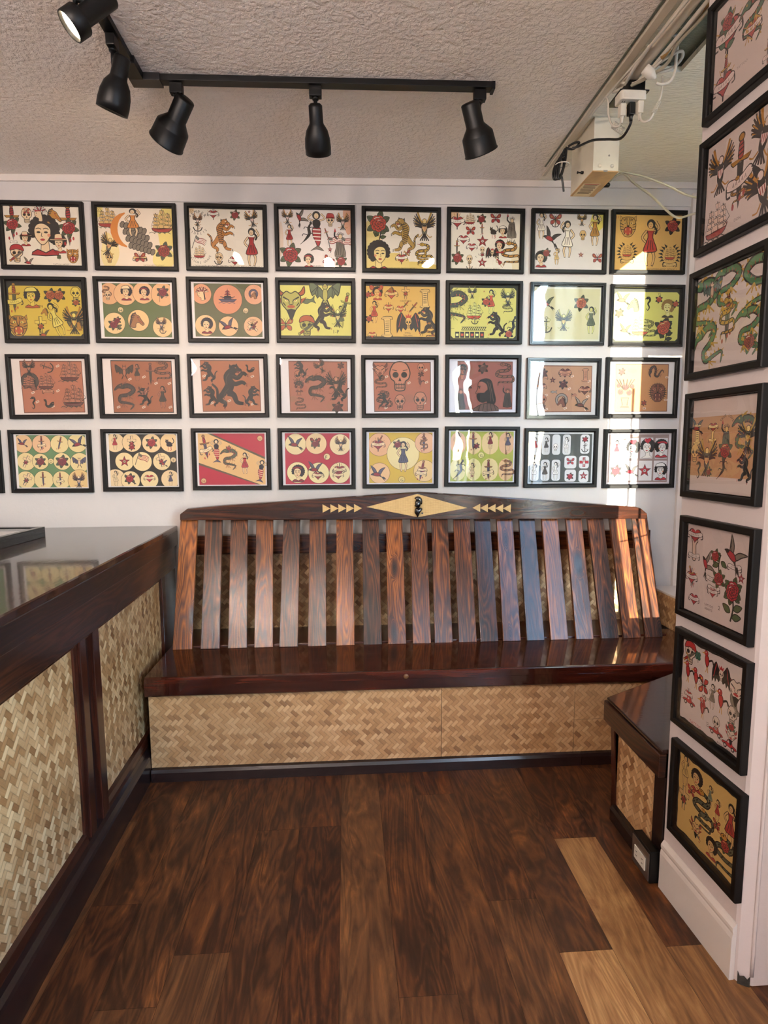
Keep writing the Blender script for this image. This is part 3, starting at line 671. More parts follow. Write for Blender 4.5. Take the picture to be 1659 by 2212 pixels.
def m_liberty(a):
    a.ofill([(-.25, .4), (-.35, -.3), (-.45, -1), (.45, -1), (.35, -.3), (.25, .4)], 'B', .05, 2)
    for k in range(5): a.line([(-.15+.08*k, .3), (-.3+.15*k, -.9)], .04, 'K')
    a.line([(-.2, .35), (-.45, .6), (-.4, .95)], .13, 'K', 2); a.fill([(-.5, .9), (-.4, 1.2), (-.3, .9)], 'R')
    a.oell(.02, .55, .14, .17, 'S')
    for k in range(7): g = .3+.42*k; a.line([(.02+.16*math.cos(g), .62+.12*math.sin(g)), (.02+.32*math.cos(g), .62+.3*math.sin(g))], .04, 'K')
def m_cat(a):
    a.line([(.3, -.1), (.65, .3), (.45, .8)], .11, 'K', 3); a.fill([(-.3, -.35), (-.35, .1), (0, .3), (.35, .1), (.4, -.35)], 'K', 3)
    a.ell(-.3, .3, .22, .2, 'K'); a.fill([(-.48, .4), (-.45, .68), (-.3, .48)], 'K'); a.fill([(-.25, .48), (-.12, .66), (-.1, .38)], 'K')
    a.ell(-.36, .32, .04, .04, 'Y'); a.ell(-.22, .32, .04, .04, 'Y'); a.text('13', 0, -.68, .7, 'R')
def m_horseshoe(a):
    P = [(.6*math.cos(t), .6*math.sin(t)+.1) for t in [(-.35+k*.12)*PI for k in range(15)]]
    a.line(P, .34, 'K'); a.line(P, .22, 'B'); a.st.append((0, -.15, .6, .6, 0)); m_horse(a); a.st.pop()
def m_lizard(a):
    a.line([(.5, .95), (.3, .5), (.35, 0), (0, -.5), (-.5, -.95)], lambda t: .05+.24*math.sin(PI*min(1, t*1.15))**.8 if t < .87 else .05, 'K', 5)
    for x, y, s in ((.3, .5, 1), (.3, .5, -1), (.25, -.05, 1), (.15, -.1, -1)): a.line([(x, y), (x+s*.35, y+.1), (x+s*.45, y-.1)], .07, 'K', 2)
    a.ell(.5, .95, .12, .16, 'K')
def m_skullrose(a):
    a.st.append((0, .25, .7, .7, 0)); m_skull(a); a.st.pop(); a.st.append((0, -.6, .5, .42, 0)); m_rose(a); a.st.pop()
def m_snakedag(a):
    m_dagger(a); a.st.append((0, -.1, .55, .8, 0)); m_snake(a); a.st.pop()
def m_pagoda(a):
    for k in range(3): a.ofill([(-.7+.15*k, -.5+.45*k), (0, -.2+.45*k), (.7-.15*k, -.5+.45*k), (.35, -.6+.45*k), (-.35, -.6+.45*k)], 'R', .04, 2)
    a.line([(0, -.2), (0, .95)], .06, 'K'); a.line([(-1, -.75), (-.4, -.65), (.2, -.78), (1, -.7)], .08, 'B', 3)
def m_warship(a):
    a.ofill([(-1, -.15), (-.7, -.45), (.7, -.45), (1, -.15)], 'B', .05, 0); a.fill([(-.4, -.15), (-.35, .2), (.35, .2), (.4, -.15)], 'K'); a.line([(0, .1), (0, .8)], .12, 'K')
    for s in (-1, 1): a.line([(s*.35, .0), (s*.8, .1)], .07, 'K')
    for k in range(3): a.line([(-1+.6*k, -.6), (-.7+.6*k, -.52), (-.4+.6*k, -.62)], .06, 'B', 2)
def m_urn(a):
    a.ofill([(-.3, -.3), (-.2, -.85), (-.35, -1), (.35, -1), (.2, -.85), (.3, -.3)], 'S', .05, 0)
    for x, y, c in ((-.35, .1, .35), (.3, .05, .35), (0, .45, .4), (-.5, .55, .26), (.5, .5, .26)): a.st.append((x, y, c, c, x)); m_rose(a, False); a.st.pop()
    for g in (.6, 1, 1.4, 1.8, 2.2, 2.6): a.line([(.2*math.cos(g), .3), (.8*math.cos(g), 1.0)], .05, 'G')
def m_seahorse(a):
    a.line([(-.3, .7), (.05, .75), (.15, .4), (-.1, 0), (.1, -.45), (-.1, -.85), (-.3, -.6)], lambda t: .3*(1-t)+.06, 'K', 5); a.line([(-.1, .72), (-.5, .6)], .12, 'K'); a.ell(0, .75, .04, .04, 'Y')
def m_whale(a):
    a.ofill([(-.8, .7), (-.55, .3), (-.6, -.2), (-.2, -.6), (.4, -.5), (.8, -.1), (.75, .35), (.3, .2), (0, -.15), (-.3, -.1), (-.3, .4), (-.45, .75)], 'K', .03); a.line([(.45, .1), (.75, .1)], .05, 'W')
def m_bird(a):
    a.ofill([(-.1, .6), (.2, .4), (.25, -.1), (.0, -.5), (-.25, -.1), (-.3, .35)], 'R', .06); a.oell(-.15, .68, .22, .22, 'R'); a.fill([(-.35, .72), (-.75, .58), (-.33, .55)], 'Y')
    a.ell(-.2, .74, .05, .06, 'W'); a.line([(0, -.45), (-.1, -.9)], .07, 'Y'); a.line([(.1, -.4), (.15, -.9)], .07, 'Y'); a.line([(.2, .1), (.6, .3), (.8, 0)], .16, 'K', 3)
def m_car(a):
    a.ofill([(-1, -.2), (-.9, .1), (-.4, .15), (-.2, .5), (.35, .5), (.5, .15), (1, .05), (1, -.25)], 'R', .05, 2); a.fill([(-.15, .4), (.05, .4), (.05, .18), (-.25, .18)], 'W')
    for x in (-.55, .55): a.ell(x, -.28, .25, .25, 'K'); a.ell(x, -.28, .12, .12, 'W')
    for k in range(3): a.line([(-1.1, .3-.2*k), (-1.5, .25-.2*k)], .04, 'K')
def m_hand(a):
    a.ofill([(-.15, -.9), (-.2, -.1), (-.3, .3), (-.1, .45), (.15, .4), (.3, .1), (.15, -.1), (.18, -.9)], 'S', .05); a.st.append((0, .45, .65, .55, 0)); m_heart(a); a.st.pop(); a.st.append((0, -.7, .5, .5, 0)); m_banner(a); a.st.pop()
def m_fish(a): a.ofill([(-.9, 0), (-.3, .35), (.4, .2), (.95, .6), (.8, 0), (.95, -.5), (.4, -.2), (-.3, -.35)], 'B', .05); a.ell(-.55, .08, .06, .06, 'K')
def m_clover(a):
    for g in (.8, 2.3, 3.9, 5.5): a.oell(.35*math.cos(g), .35*math.sin(g), .3, .3, 'G')
    a.line([(0, -.1), (.1, -.95)], .07, 'K')
def m_peacock(a):
    a.st.append((0, 0, 1, 1, 0))
    for k in range(7):
        for j in range(4): a.oell(-.5+.17*k+.12*j, .25-.32*j-.05*k, .09, .14, 'B', -.4, 8, .03)
    a.st.pop()
    a.line([(.25*math.cos(t)*3.2-.1, .9*math.sin(t)*.9) for t in [(.6+k*.09)*PI for k in range(10)]], lambda t: .06+.28*math.sin(PI*t), 'Y')
    a.st.append((0, .35, .9, .65, 0)); m_girl(a, 'Y'); a.st.pop()
def m_beardman(a):
    a.ofill([(-.3, .85), (.1, 1.0), (.45, .85), (.6, .3), (.75, -.3), (.6, -.6), (.2, -.5), (.1, 0), (-.2, .5)], 'K', .02)
    a.ofill([(-.38, .75), (-.1, .82), (.2, .6), (.25, .1), (.2, -.4), (-.2, -.35), (-.42, .0), (-.55, .1), (-.42, .38)], 'S', .035, 3)
    a.fill([(-.46, .02), (-.25, .12), (.0, .12), (.22, .3), (.28, -.2), (.0, -.48), (-.3, -.42), (-.45, -.2)], 'K', 3)
    a.line([(-.4, .5), (-.22, .52)], .045, 'K'); a.ell(-.3, .42, .06, .035, 'K'); a.line([(-.42, .1), (-.28, .08)], .04, 'R')
    a.ofill([(-.7, -1), (-.35, -.65), (.1, -.5), (.6, -.55), (.95, -1)], 'B', .04, 2)
    for k in range(5): a.line([(-.2+.2*k, -.55), (-.35+.28*k, -.98)], .035, 'K')
    a.line([(.35, .7), (.5, .1), (.6, -.4)], .04, 'B', 3); a.line([(.2, .8), (.38, .2), (.42, -.4)], .03, 'B', 3)
def m_text(a): pass
def m_squig(a):
    a.line([(-1, 0), (-.6, .3), (-.2, -.1), (.2, .3), (.6, -.1), (1, .2)], .1, 'K', 3)
def m_tagl(a): a.fill([(-1, .6), (1, .6), (1, -.6), (-1, -.6)], 'T'); a.line([(-.6, 0), (.6, .05)], .3, 'B')
def m_chain(a):
    for k in range(6): a.ofill([(-1+.34*k, .2), (-.72+.34*k, .2), (-.72+.34*k, -.2), (-1+.34*k, -.2)], 'K', .01, 0); a.fill([(-.95+.34*k, .08), (-.77+.34*k, .08), (-.77+.34*k, -.08), (-.95+.34*k, -.08)], 'R' if k % 2 else 'W')
def m_rope(a):
    a.line([(-1, .12), (1, .12)], .04, 'K'); a.line([(-1, -.12), (1, -.12)], .04, 'K')
    for k in range(12): a.line([(-1+.165*k, -.12), (-.85+.165*k, .12)], .06, 'K')
def m_scroll(a):
    a.ofill([(-.4, .9), (.35, .95), (.5, .8), (.3, .6), (.35, -.5), (.5, -.75), (.3, -.95), (-.4, -.9), (-.25, -.6), (-.3, .55)], 'W', .05, 2)
    for k in range(6): a.line([(-.15, .5-.18*k), (.2, .52-.18*k)], .05, 'K')
    for y in (.75, -.75): a.st.append((0, y, .5, .3, 0)); m_banner(a); a.st.pop()
MOT = {k[2:]: v for k, v in globals().items() if k.startswith('m_')}

PW = dict(K='#241a16', R='#a8282a', Y='#b9812f', G='#4d5a38', S='#e6c9a0', W='#efe6d8', B='#7b6f62', K2='#241c1a', R2='#d98a6a', T='#efe6d8')
PY = dict(PW, R='#b4552c', Y='#a9782a', S='#d9c14e', W='#dccb62', B='#5c5a3a', G='#2f3a26', K='#1d1b18')
PL = dict(PW, R='#b5532f', Y='#97954a', S='#d2d27e', W='#dadb8c', B='#5b6448', G='#36422f', K='#1c1e1a')
PG = dict(PW, K='#222a36', R='#c5533a', G='#39463f', B='#55605a', S='#cfd380', W='#dcdf96', Y='#98964c')
PO = dict(PW, R='#b8432b', Y='#9b6b2c', S='#dcae62', W='#dcb770', B='#6a5436', K='#1c1510', G='#2c2a22')
PK = dict(PW, K='#1c1614', R='#63302b', Y='#7d4a38', S='#a8664c', W='#b87c60', B='#43362f', G='#3b322e', K2='#1e1918', T='#d8b8a4', R2='#a85d48')
PM = dict(PW, K='#2a2230', R='#8c2434', Y='#9c6a44', S='#e6c69a', W='#ead0a6', B='#54506a', G='#4a5440')
PR = dict(PW, K='#3f3534', R='#b0504f', Y='#b78c4c', G='#5d7560', S='#d9b9a8', W='#d9c0b8', B='#7f7576')
PD = dict(PW, K='#3a3432', R='#9b4a3a', Y='#b8903a', G='#4f7a52', S='#c9a890', B='#5d6f6a')
PB = dict(PW, K='#1e1a1c', R='#b32737', Y='#6b6560', G='#3a3836', S='#eee9e4', W='#f2efec', B='#4f4b4a')
PN = dict(PW, K='#2d2320', R='#a33a34', Y='#b08a3c', G='#4a5b46', S='#d8b070', W='#e2c07e', B='#6b6a58')

def paper_mat():
    t = NT('printed_paper'); at = t.n('Attribute', attribute_name='Ink')
    co = t.n('TexCoord').outputs['Object']; nz = t.noise(co, 9, 4)
    c = t.mix(t.math('MULTIPLY', nz, .16), at.outputs['Color'], (.35, .27, .2), 'MULTIPLY')
    return t.bsdf(c, .55, t.bump(t.noise(co, 26, 3), .12, .002))
M['paper'] = paper_mat()

def make_sheet(w, h, paper, inner, items, deckle=False, blobs=(), seed=1):
    """w,h: opening in metres. inner: (l,t,r,b,colour) fractions or None. items: strings 'motif x y size [rot] [palette]'"""
    a = Art(); rnd = random.Random(seed)
    X = lambda fx: (fx-.5)*w
    Yy = lambda fy: (.5-fy)*h
    a.raw([(X(0), Yy(0)), (X(1), Yy(0)), (X(1), Yy(1)), (X(0), Yy(1))], paper)
    if inner:
        l, t, r, b, c = inner
        if deckle:
            P = []
            for (x0, y0, x1, y1) in ((l, t, r, t), (r, t, r, b), (r, b, l, b), (l, b, l, t)):
                for k in range(12): q = k/12; P.append((X(x0+(x1-x0)*q+rnd.uniform(-.008, .008)), Yy(y0+(y1-y0)*q+rnd.uniform(-.01, .01))))
            a.fill(P, c, 2)
        else: a.raw([(X(l), Yy(t)), (X(r), Yy(t)), (X(r), Yy(b)), (X(l), Yy(b))], c)
    for bl in blobs:
        kind = bl[0]
        if kind == 'c':      # outlined disc: x y r colour
            _, x, y, r, c = bl; n = 30
            k = lambda rr: [(X(x)+rr*h*math.cos(2*PI*i/n), Yy(y)+rr*h*math.sin(2*PI*i/n)) for i in range(n)]
            lo = (X(inner[0]), X(inner[2]), Yy(inner[3]), Yy(inner[1])) if inner else (X(0), X(1), Yy(1), Yy(0))
            cl = lambda P: [(min(max(p[0], lo[0]), lo[1]), min(max(p[1], lo[2]), lo[3])) for p in P]
            a.raw(cl(k(r+.006)), '#3a3226'); a.raw(cl(k(r)), c)
        elif kind == 'b':    # blob wash: x y rx ry colour
            _, x, y, rx, ry, c = bl[:6]
            P = smooth([(X(x)+rx*h*math.cos(g)*rnd.uniform(.8, 1.1), Yy(y)+ry*h*math.sin(g)*rnd.uniform(.8, 1.1)) for g in [2*PI*i/11 for i in range(11)]], 3)
            lo = (X(inner[0])+.002, X(inner[2])-.002, Yy(inner[3])+.002, Yy(inner[1])-.002) if inner else (-w/2, w/2, -h/2, h/2)
            if len(bl) > 6: lo = (X(bl[6][0])+.003, X(bl[6][2])-.003, Yy(bl[6][3])+.003, Yy(bl[6][1])-.003)
            a.raw([(min(max(p[0], lo[0]), lo[1]), min(max(p[1], lo[2]), lo[3])) for p in P], c)
        elif kind == 'p':    # polygon
            a.raw([(X(x), Yy(y)) for x, y in bl[1]], bl[2])
        elif kind == 'r':    # rounded card x0 y0 x1 y1 colour [radius]
            _, x0, y0, x1, y1, c = bl[:6]; r = (bl[6] if len(bl) > 6 else .02)*h
            P = []
            for cx, cy, g0 in ((X(x1)-r, Yy(y0)-r, 0), (X(x0)+r, Yy(y0)-r, PI/2), (X(x0)+r, Yy(y1)+r, PI), (X(x1)-r, Yy(y1)+r, 1.5*PI)):
                for i in range(5): g = g0+PI/8*i; P.append((cx+r*math.cos(g), cy+r*math.sin(g)))
            a.raw(P, c)
    z0 = a.z
    for it in items:
        a.z = z0
        if it[0] == 'T':     # text: ('T', text, x, y, height, colour, maxwidth)
            a.pal = PW; _, txt, x, y, hh, c = it[:6]; a.text(txt, X(x), Yy(y), hh*h, c, 0, it[6]*w if len(it) > 6 else None); continue
        if it[0] == 'A':
            a.pal = PW; _, txt, x, y, rad, hh, g0, g1 = it[:8]; a.arctext(txt, X(x), Yy(y), rad*h, hh*h, g0, g1); continue
        pal, lst = it
        for tok in lst.split(';'):
            q = tok.split(); a.pal = pal; a.z = z0
            s = float(q[3])*h; fx = -1 if len(q) > 5 else 1
            a.st = [(X(float(q[1])), Yy(float(q[2])), s*fx, s, math.radians(float(q[4])) if len(q) > 4 else 0.0)]
            MOT[q[0]](a); a.st = [(0, 0, 1, 1, 0)]
    a.v = [(min(max(x, -w/2), w/2), min(max(y, -h/2), h/2), z) for x, y, z in a.v]
    return a

def sheet_object(a, name, parent, loc, rot):
    me = bpy.data.meshes.new(name); me.from_pydata(a.v, [], a.f)
    ca = me.color_attributes.new('Ink', 'FLOAT_COLOR', 'CORNER'); k = 0
    for p, c in zip(me.polygons, a.c):
        for _ in range(p.loop_total): ca.data[k].color = (*c, 1); k += 1
    me.materials.append(M['paper']); o = bpy.data.objects.new(name, me); COL.objects.link(o)
    o.parent = parent; o.location = loc; o.rotation_euler = rot
    return o
# ---------------------------------------------------------------- room shell
CZ = 2.690
def cz(x): return CZ + .013*x
# floor of long planks; a tone and an offset per plank are kept as a colour attribute
def floor_mat():
    t = NT('plank_floor'); at = t.n('Attribute', attribute_name='Plank'); r_, g_, b_ = t.sep(at.outputs['Color'])
    u, v, _ = t.sep(t.uv()); U = t.math('ADD', u, t.math('MULTIPLY', g_, 40.0)); V = t.math('ADD', v, t.math('MULTIPLY', b_, 23.0))
    base = t.noise(t.comb(t.math('MULTIPLY', U, 1.3), t.math('MULTIPLY', V, 7.0)), 1.0, 3, .55, .8)
    ln = t.math('MULTIPLY', t.math('ABSOLUTE', t.math('SUBTRACT', t.math('FRACT', t.math('MULTIPLY', base, 13.0)), .5)), 2.0)
    fine = t.noise(t.comb(t.math('MULTIPLY', U, 9.0), t.math('MULTIPLY', V, 150.0)), 1.0, 3, .6)
    blot = t.noise(t.comb(t.math('MULTIPLY', U, 3.2), t.math('MULTIPLY', V, 13.0), 4.0), 1.0, 6, .68, 1.2)
    f = t.math('ADD', t.math('MULTIPLY', ln, .20), t.math('MULTIPLY', fine, .30)); f = t.math('ADD', f, t.math('MULTIPLY', blot, 1.0)); f = t.math('SUBTRACT', f, .30, clamp=True)
    dark = t.ramp(f, [(.12, '#170c08'), (.38, '#351b10'), (.58, '#583018'), (.85, '#8f5526')])
    lite = t.ramp(f, [(.12, '#6b4728'), (.42, '#a07347'), (.68, '#c2975f'), (.95, '#dab67e')])
    lite = t.mix(t.math('MULTIPLY', t.ramp(fine, [(.45, (0, 0, 0)), (.65, (1, 1, 1))]), .45), lite, lin('#5d3d22'))
    col = t.mix(r_, dark, lite)
    h = t.math('ADD', t.math('MULTIPLY', fine, .7), t.math('MULTIPLY', ln, .4))
    return t.bsdf(col, t.math('ADD', t.math('MULTIPLY', blot, .15), .33), t.bump(h, .25, .0015), 0, 0, .1, .32)
fm = floor_mat()
rnd = random.Random(3); pv = []; pf = []; pc = []
def plank(x0, x1, y0, y1, tone):
    g = .0004; b = len(pv); pv.extend([(x0+g, y0+g, 0), (x1-g, y0+g, 0), (x1-g, y1-g, 0), (x0+g, y1-g, 0)]); pf.append((b, b+1, b+2, b+3)); pc.append((tone, rnd.random(), rnd.random(), 1))
PWD = .1525; k0 = .7295
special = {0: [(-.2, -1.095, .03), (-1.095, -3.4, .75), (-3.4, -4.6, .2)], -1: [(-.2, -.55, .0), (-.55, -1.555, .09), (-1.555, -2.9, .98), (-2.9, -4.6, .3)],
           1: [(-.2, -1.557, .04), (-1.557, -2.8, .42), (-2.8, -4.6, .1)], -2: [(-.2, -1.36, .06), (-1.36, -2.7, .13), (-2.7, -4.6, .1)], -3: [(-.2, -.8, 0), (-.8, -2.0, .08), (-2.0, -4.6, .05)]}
for k in range(-26, 7):
    x0 = k0+k*PWD
    if k in special:
        for a_, b_, t_ in special[k]: plank(x0, x0+PWD, b_, a_, t_)
    else:
        y = .0 - rnd.random()*1.1
        plank(x0, x0+PWD, y, .0, rnd.random()*.06)
        while y > -4.6:
            y2 = max(y-1.22, -4.6); plank(x0, x0+PWD, y2, y, rnd.random()**2*.16); y = y2 if y2 > -4.6 else -5
mb = MB(); b0 = MB(); 
me = bpy.data.meshes.new('floor'); 
nv = len(pv); pv2 = pv + [(-3.3, -4.6, -.004), (1.92, -4.6, -.004), (1.92, .05, -.004), (-3.3, .05, -.004), (-3.3, -4.6, -.06), (1.92, -4.6, -.06), (1.92, .05, -.06), (-3.3, .05, -.06)]
ff = pf + [(nv, nv+1, nv+2, nv+3), (nv+4, nv+7, nv+6, nv+5)] + [(nv+i, nv+4+i, nv+4+(i+1) % 4, nv+(i+1) % 4) for i in range(4)]
me.from_pydata(pv2, [], ff); ca = me.color_attributes.new('Plank', 'FLOAT_COLOR', 'CORNER'); uvl = me.uv_layers.new(name='UVMap'); kk = 0
for p in me.polygons:
    c = pc[p.index] if p.index < len(pc) else (0, 0, 0, 1)
    for li in p.loop_indices:
        ca.data[li].color = c; v = me.vertices[me.loops[li].vertex_index].co; uvl.data[li].uv = (v.y, v.x)
me.materials.append(fm); me.materials.append(M['darkgap'])
for p in me.polygons:
    if p.index >= len(pc): p.material_index = 1
fo = bpy.data.objects.new('floor', me); COL.objects.link(fo); struct(fo)

def sbox(name, mat, *a, **k): o = MB().box(*a).build(name, mat, **k); return struct(o)
sbox('wall_back', M['wall'], -3.3, 1.93, 0, .12, 0, 2.85)
sbox('wall_left', M['wall'], -3.32, -3.2, -4.6, 0, 0, 2.85)
sbox('wall_front', M['wall'], -3.3, 1.39, -4.72, -4.6, 0, 2.85)
# header band and crown strip of the back wall (they rise slightly to the right, as the ceiling does)
def slopebar(name, zl, zh, y0, y1, mat, x0=-3.2, x1=1.80, bev=.002):
    mb = MB(); P = [(x0, y0, zl+.013*x0), (x1, y0, zl+.013*x1), (x1, y0, zh+.013*x1), (x0, y0, zh+.013*x0)]
    mb.prism(P, (0, y1-y0, 0)); return struct(mb.build(name, mat, bevel=bev))
slopebar('trim_1', 2.578, 2.672, -.007, .01, M['wall'])
slopebar('trim_2', 2.660, 2.70, -.018, -.002, M['trim'])
# ceiling: left field, a scored field right of the seam with a ragged opening into the roof space
def ceil_poly(mb, x0, x1, y0, y1, up=.02):
    P = [(x0, y0, cz(x0)), (x1, y0, cz(x1)), (x1, y1, cz(x1)), (x0, y1, cz(x0))]; mb.prism(P, (0, 0, up))
mb = MB(); ceil_poly(mb, -3.3, .965, -4.7, .0); struct(mb.build('ceiling', M['ceil']))
mb = MB(); X0, X1, Y0, Y1 = 1.045, 1.192, -1.45, -.858
ceil_poly(mb, .965, X0, -4.7, .0); ceil_poly(mb, X1, 1.39, -4.7, -1.6); ceil_poly(mb, X1, 1.92, -1.6, .0); ceil_poly(mb, X0, X1, Y1, 0); ceil_poly(mb, X0, X1, -4.7, Y0)
struct(mb.build('ceiling', M['ceil2']))
mb = MB(); mb.box(X0-.02, X1+.02, Y0-.02, Y1+.02, cz(1.1)+.030, cz(1.1)+.05)
mb.box(X0-.02, X0, Y0, Y1, cz(1)+.02, cz(1.1)+.045); mb.box(X1, X1+.02, Y0, Y1, cz(1)+.02, cz(1.1)+.045); mb.box(X0, X1, Y1, Y1+.02, cz(1)+.02, cz(1.1)+.045); mb.box(X0, X1, Y0-.02, Y0, cz(1)+.02, cz(1.1)+.045)
mb.box(1.115, 1.122, Y0, Y1, cz(1.1)+.02, cz(1.1)+.0305)
o = struct(mb.build('trim_3', M['rawboard'], grain='y'))
# trim strip along the ceiling seam
mb = MB(); mb.box(.955, .985, -4.5, -.30, cz(.97)-.012, cz(.97)+.002); mb.box(.962, .978, -.30, -.075, cz(.97)-.008, cz(.97)+.002)
struct(mb.build('trim_4', M['pipe'], grain='y', bevel=.002))
mb = MB(); mb.box(.945, .951, -1.6, -.16, cz(.95)-.0035, cz(.95)+.001); struct(mb.build('trim_5', M['rawboard'], grain='y'))

# white column with the hanging frames, and the wall it turns into
colp = [(.9925, -1.335), (1.0035, -1.662), (1.008, -1.672), (1.030, -1.686), (1.040, -1.690), (1.27, -1.690), (1.27, -1.335)]
mb = MB(); mb.prism([(x, y, .035 if i in (3, 4) else 0) for i, (x, y) in enumerate(colp)][:0] or [(x, y, 0) for x, y in colp], (0, 0, 2.75)); o = struct(mb.build('wall_right', M['wall_r'], bevel=.003))
mb = MB()   # raised corner bead running up the column's near corner
mb.tube([(1.036, -1.6895, .03), (1.035, -1.6895, .6), (1.037, -1.6895, 1.3), (1.036, -1.6895, 2.0), (1.038, -1.6895, 2.68)], .0045, 8)
struct(mb.build('trim_6', M['wall_r']))
# torn plaster at the column foot
mb = MB(); mb.prism([(1.0085, -1.6745, 0), (1.024, -1.6845, 0), (1.033, -1.689, 0), (1.033, -1.689, .030), (1.027, -1.6862, .018), (1.02, -1.683, .026), (1.012, -1.678, .022), (1.0085, -1.6745, .034)], (-.0025, -.003, 0))
struct(mb.build('trim_7', plain('torn_plaster_hole', '#3a342c', .9, var=.5, bump=.6, scale=60)))
sbox('wall_right_entry', M['wall_r'], 1.27, 1.39, -2.85, -1.60, 0, 2.75)
sbox('wall_right_front_top', M['wall_r'], 1.27, 1.39, -4.35, -2.85, 2.40, 2.75)
# window_2: unseen shop window added in the entry wall to light the room
sbox('wall_right_front', M['wall_r'], 1.27, 1.39, -4.6, -4.35, 0, 2.75)
sbox('wall_right_front_low', M['wall_r'], 1.27, 1.39, -4.35, -2.85, 0, .40)
def window(n, boxes, glass, gm):
    t = bpy.data.objects.new('window_%d' % n, None); COL.objects.link(t); struct(t)
    mb = MB(); [mb.box(*b) for b in boxes]; mb.build('window_frame', M['trim'], t, bevel=.003)
    mb = MB(); [mb.box(*b) for b in glass]; mb.build('pane', gm, t); return t
M['wglass'] = glass_mat('window_glass', (.97, .98, .98), 0, 5, 1.5)
window(2, [(1.29, 1.37, -4.35, -4.29, .40, 2.40), (1.29, 1.37, -2.91, -2.85, .40, 2.40), (1.29, 1.37, -4.29, -2.91, .40, .46), (1.29, 1.37, -4.29, -2.91, 2.34, 2.40), (1.30, 1.36, -3.63, -3.57, .46, 2.34)],
       [(1.325, 1.331, -4.30, -2.90, .45, 2.35)], M['wglass'])
# alcove: right wall, window_1 with its sill wall
sbox('wall_right_alcove', M['wall'], 1.80, 1.92, -1.72, 0, 0, 2.85)
sbox('wall_front_alcove', M['wall'], 1.27, 1.80, -1.60, -1.48, 0, .72)
window(1, [(1.27, 1.80, -1.585, -1.50, .72, .76), (1.27, 1.80, -1.585, -1.50, 2.655, 2.74), (1.27, 1.30, -1.585, -1.50, .76, 2.655), (1.553, 1.592, -1.585, -1.50, .76, 2.655), (1.77, 1.80, -1.585, -1.50, .76, 2.655)],
       [(1.30, 1.554, -1.545, -1.541, .76, 2.655), (1.591, 1.771, -1.545, -1.541, .76, 2.655)], M['wglass'])
struct(MB().box(1.758, 1.80, -.022, -.0, .47, 2.66).build('trim_8', M['trim'], bevel=.002))
struct(MB().box(1.782, 1.80, -.09, -.022, .47, 2.66).build('trim_9', M['trim'], bevel=.002))
# unseen crinkled sheets in the window, tinted and cut to shape its light
def film_mat(name, c1, c2):
    t = NT(name); tl_ = t.n('BsdfTranslucent'); tl_.inputs[0].default_value = c1
    df = t.n('BsdfPrincipled'); df.inputs['Base Color'].default_value = c2; df.inputs['Roughness'].default_value = .15
    co = t.n('TexCoord').outputs['Object']; nb = t.bump(t.noise(co, 16, 5, .6, 1.2), 1.0, .03)
    t.l(nb, tl_.inputs['Normal']); t.l(nb, df.inputs['Normal'])
    mx = t.n('MixShader'); mx.inputs[0].default_value = .3; t.l(tl_.outputs[0], mx.inputs[1]); t.l(df.outputs[0], mx.inputs[2])
    t.l(mx.outputs[0], t.out.inputs[0]); return t.m
M['film'] = film_mat('dimming_plastic_film', (.09, .14, .21, 1), (.30, .38, .46, 1)); M['film2'] = film_mat('white_plastic_film', (.86, .92, .95, 1), (.8, .85, .88, 1))
def film(P4, label, n=14, m=40, seed=1, mat='film'):
    rr_ = random.Random(seed); mb = MB(); vs = []
    for j in range(m+1):
        for i in range(n+1):
            s_, t_ = i/n, j/m
            x = (P4[0][0]*(1-s_)+P4[1][0]*s_)*(1-t_)+(P4[3][0]*(1-s_)+P4[2][0]*s_)*t_
            z = (P4[0][1]*(1-s_)+P4[1][1]*s_)*(1-t_)+(P4[3][1]*(1-s_)+P4[2][1]*s_)*t_
            vs.append((x, -1.520+.010*math.sin(z*31+x*17)*math.sin(x*53+z*7)+rr_.uniform(-.004, .004), z))
    fs = [(j*(n+1)+i, j*(n+1)+i+1, (j+1)*(n+1)+i+1, (j+1)*(n+1)+i) for j in range(m) for i in range(n)]
    mb.add(vs, fs, 0, True); o = mb.build('plastic_sheet', M[mat])
    so = o.modifiers.new('thick', 'SOLIDIFY'); so.thickness = .0006
    return tag(o, label, 'plastic sheet')
film([(1.285, .74), (1.333, .74), (1.362, 2.66), (1.285, 2.66)], 'narrow crinkled plastic strip cutting the sunbeam at the left side of the hidden alcove window')
film([(1.560, .74), (1.792, .74), (1.792, 2.115), (1.558, 2.115)], 'crinkled plastic sheet dimming daylight at the lower right pane of the hidden alcove window', seed=2)
film([(1.558, 2.12), (1.792, 2.12), (1.792, 2.66), (1.556, 2.66)], 'white crinkled plastic sheet over the upper right pane of the hidden alcove window', seed=4, mat='film2')
film([(1.345, 2.50), (1.354, 2.50), (1.562, 2.66), (1.345, 2.66)], 'slanting scrap of crinkled plastic cutting the sunbeam at the top of the hidden window gap', 12, 10, 3)
# iron bars and a wire outside the pane that throw the thin shadows
t = thing('window_grille', 'thin iron grille standing outside the hidden alcove window', 'grille', (1.45, -1.62, 0))
mb = MB(); mb.tube([(-.055, 0, .7), (-.052, 0, 1.95)], .0065, 8, smooth=False); mb.build('bar', M['black'], t)
mb = MB(); mb.tube([(.062, 0, .7), (.066, 0, 1.97)], .0075, 8, smooth=False); mb.build('bar', M['black'], t)
mb = MB(); mb.tube([(-.12, 0.006, 1.66), (0, .006, 1.70), (.12, 0.006, 1.72)], .003, 8); mb.build('cross_bar', M['black'], t)
mb = MB(); mb.tube([(-.12, 0.006, 1.15), (0, .006, 1.17), (.12, 0.006, 1.20)], .003, 8); mb.build('cross_bar', M['black'], t)
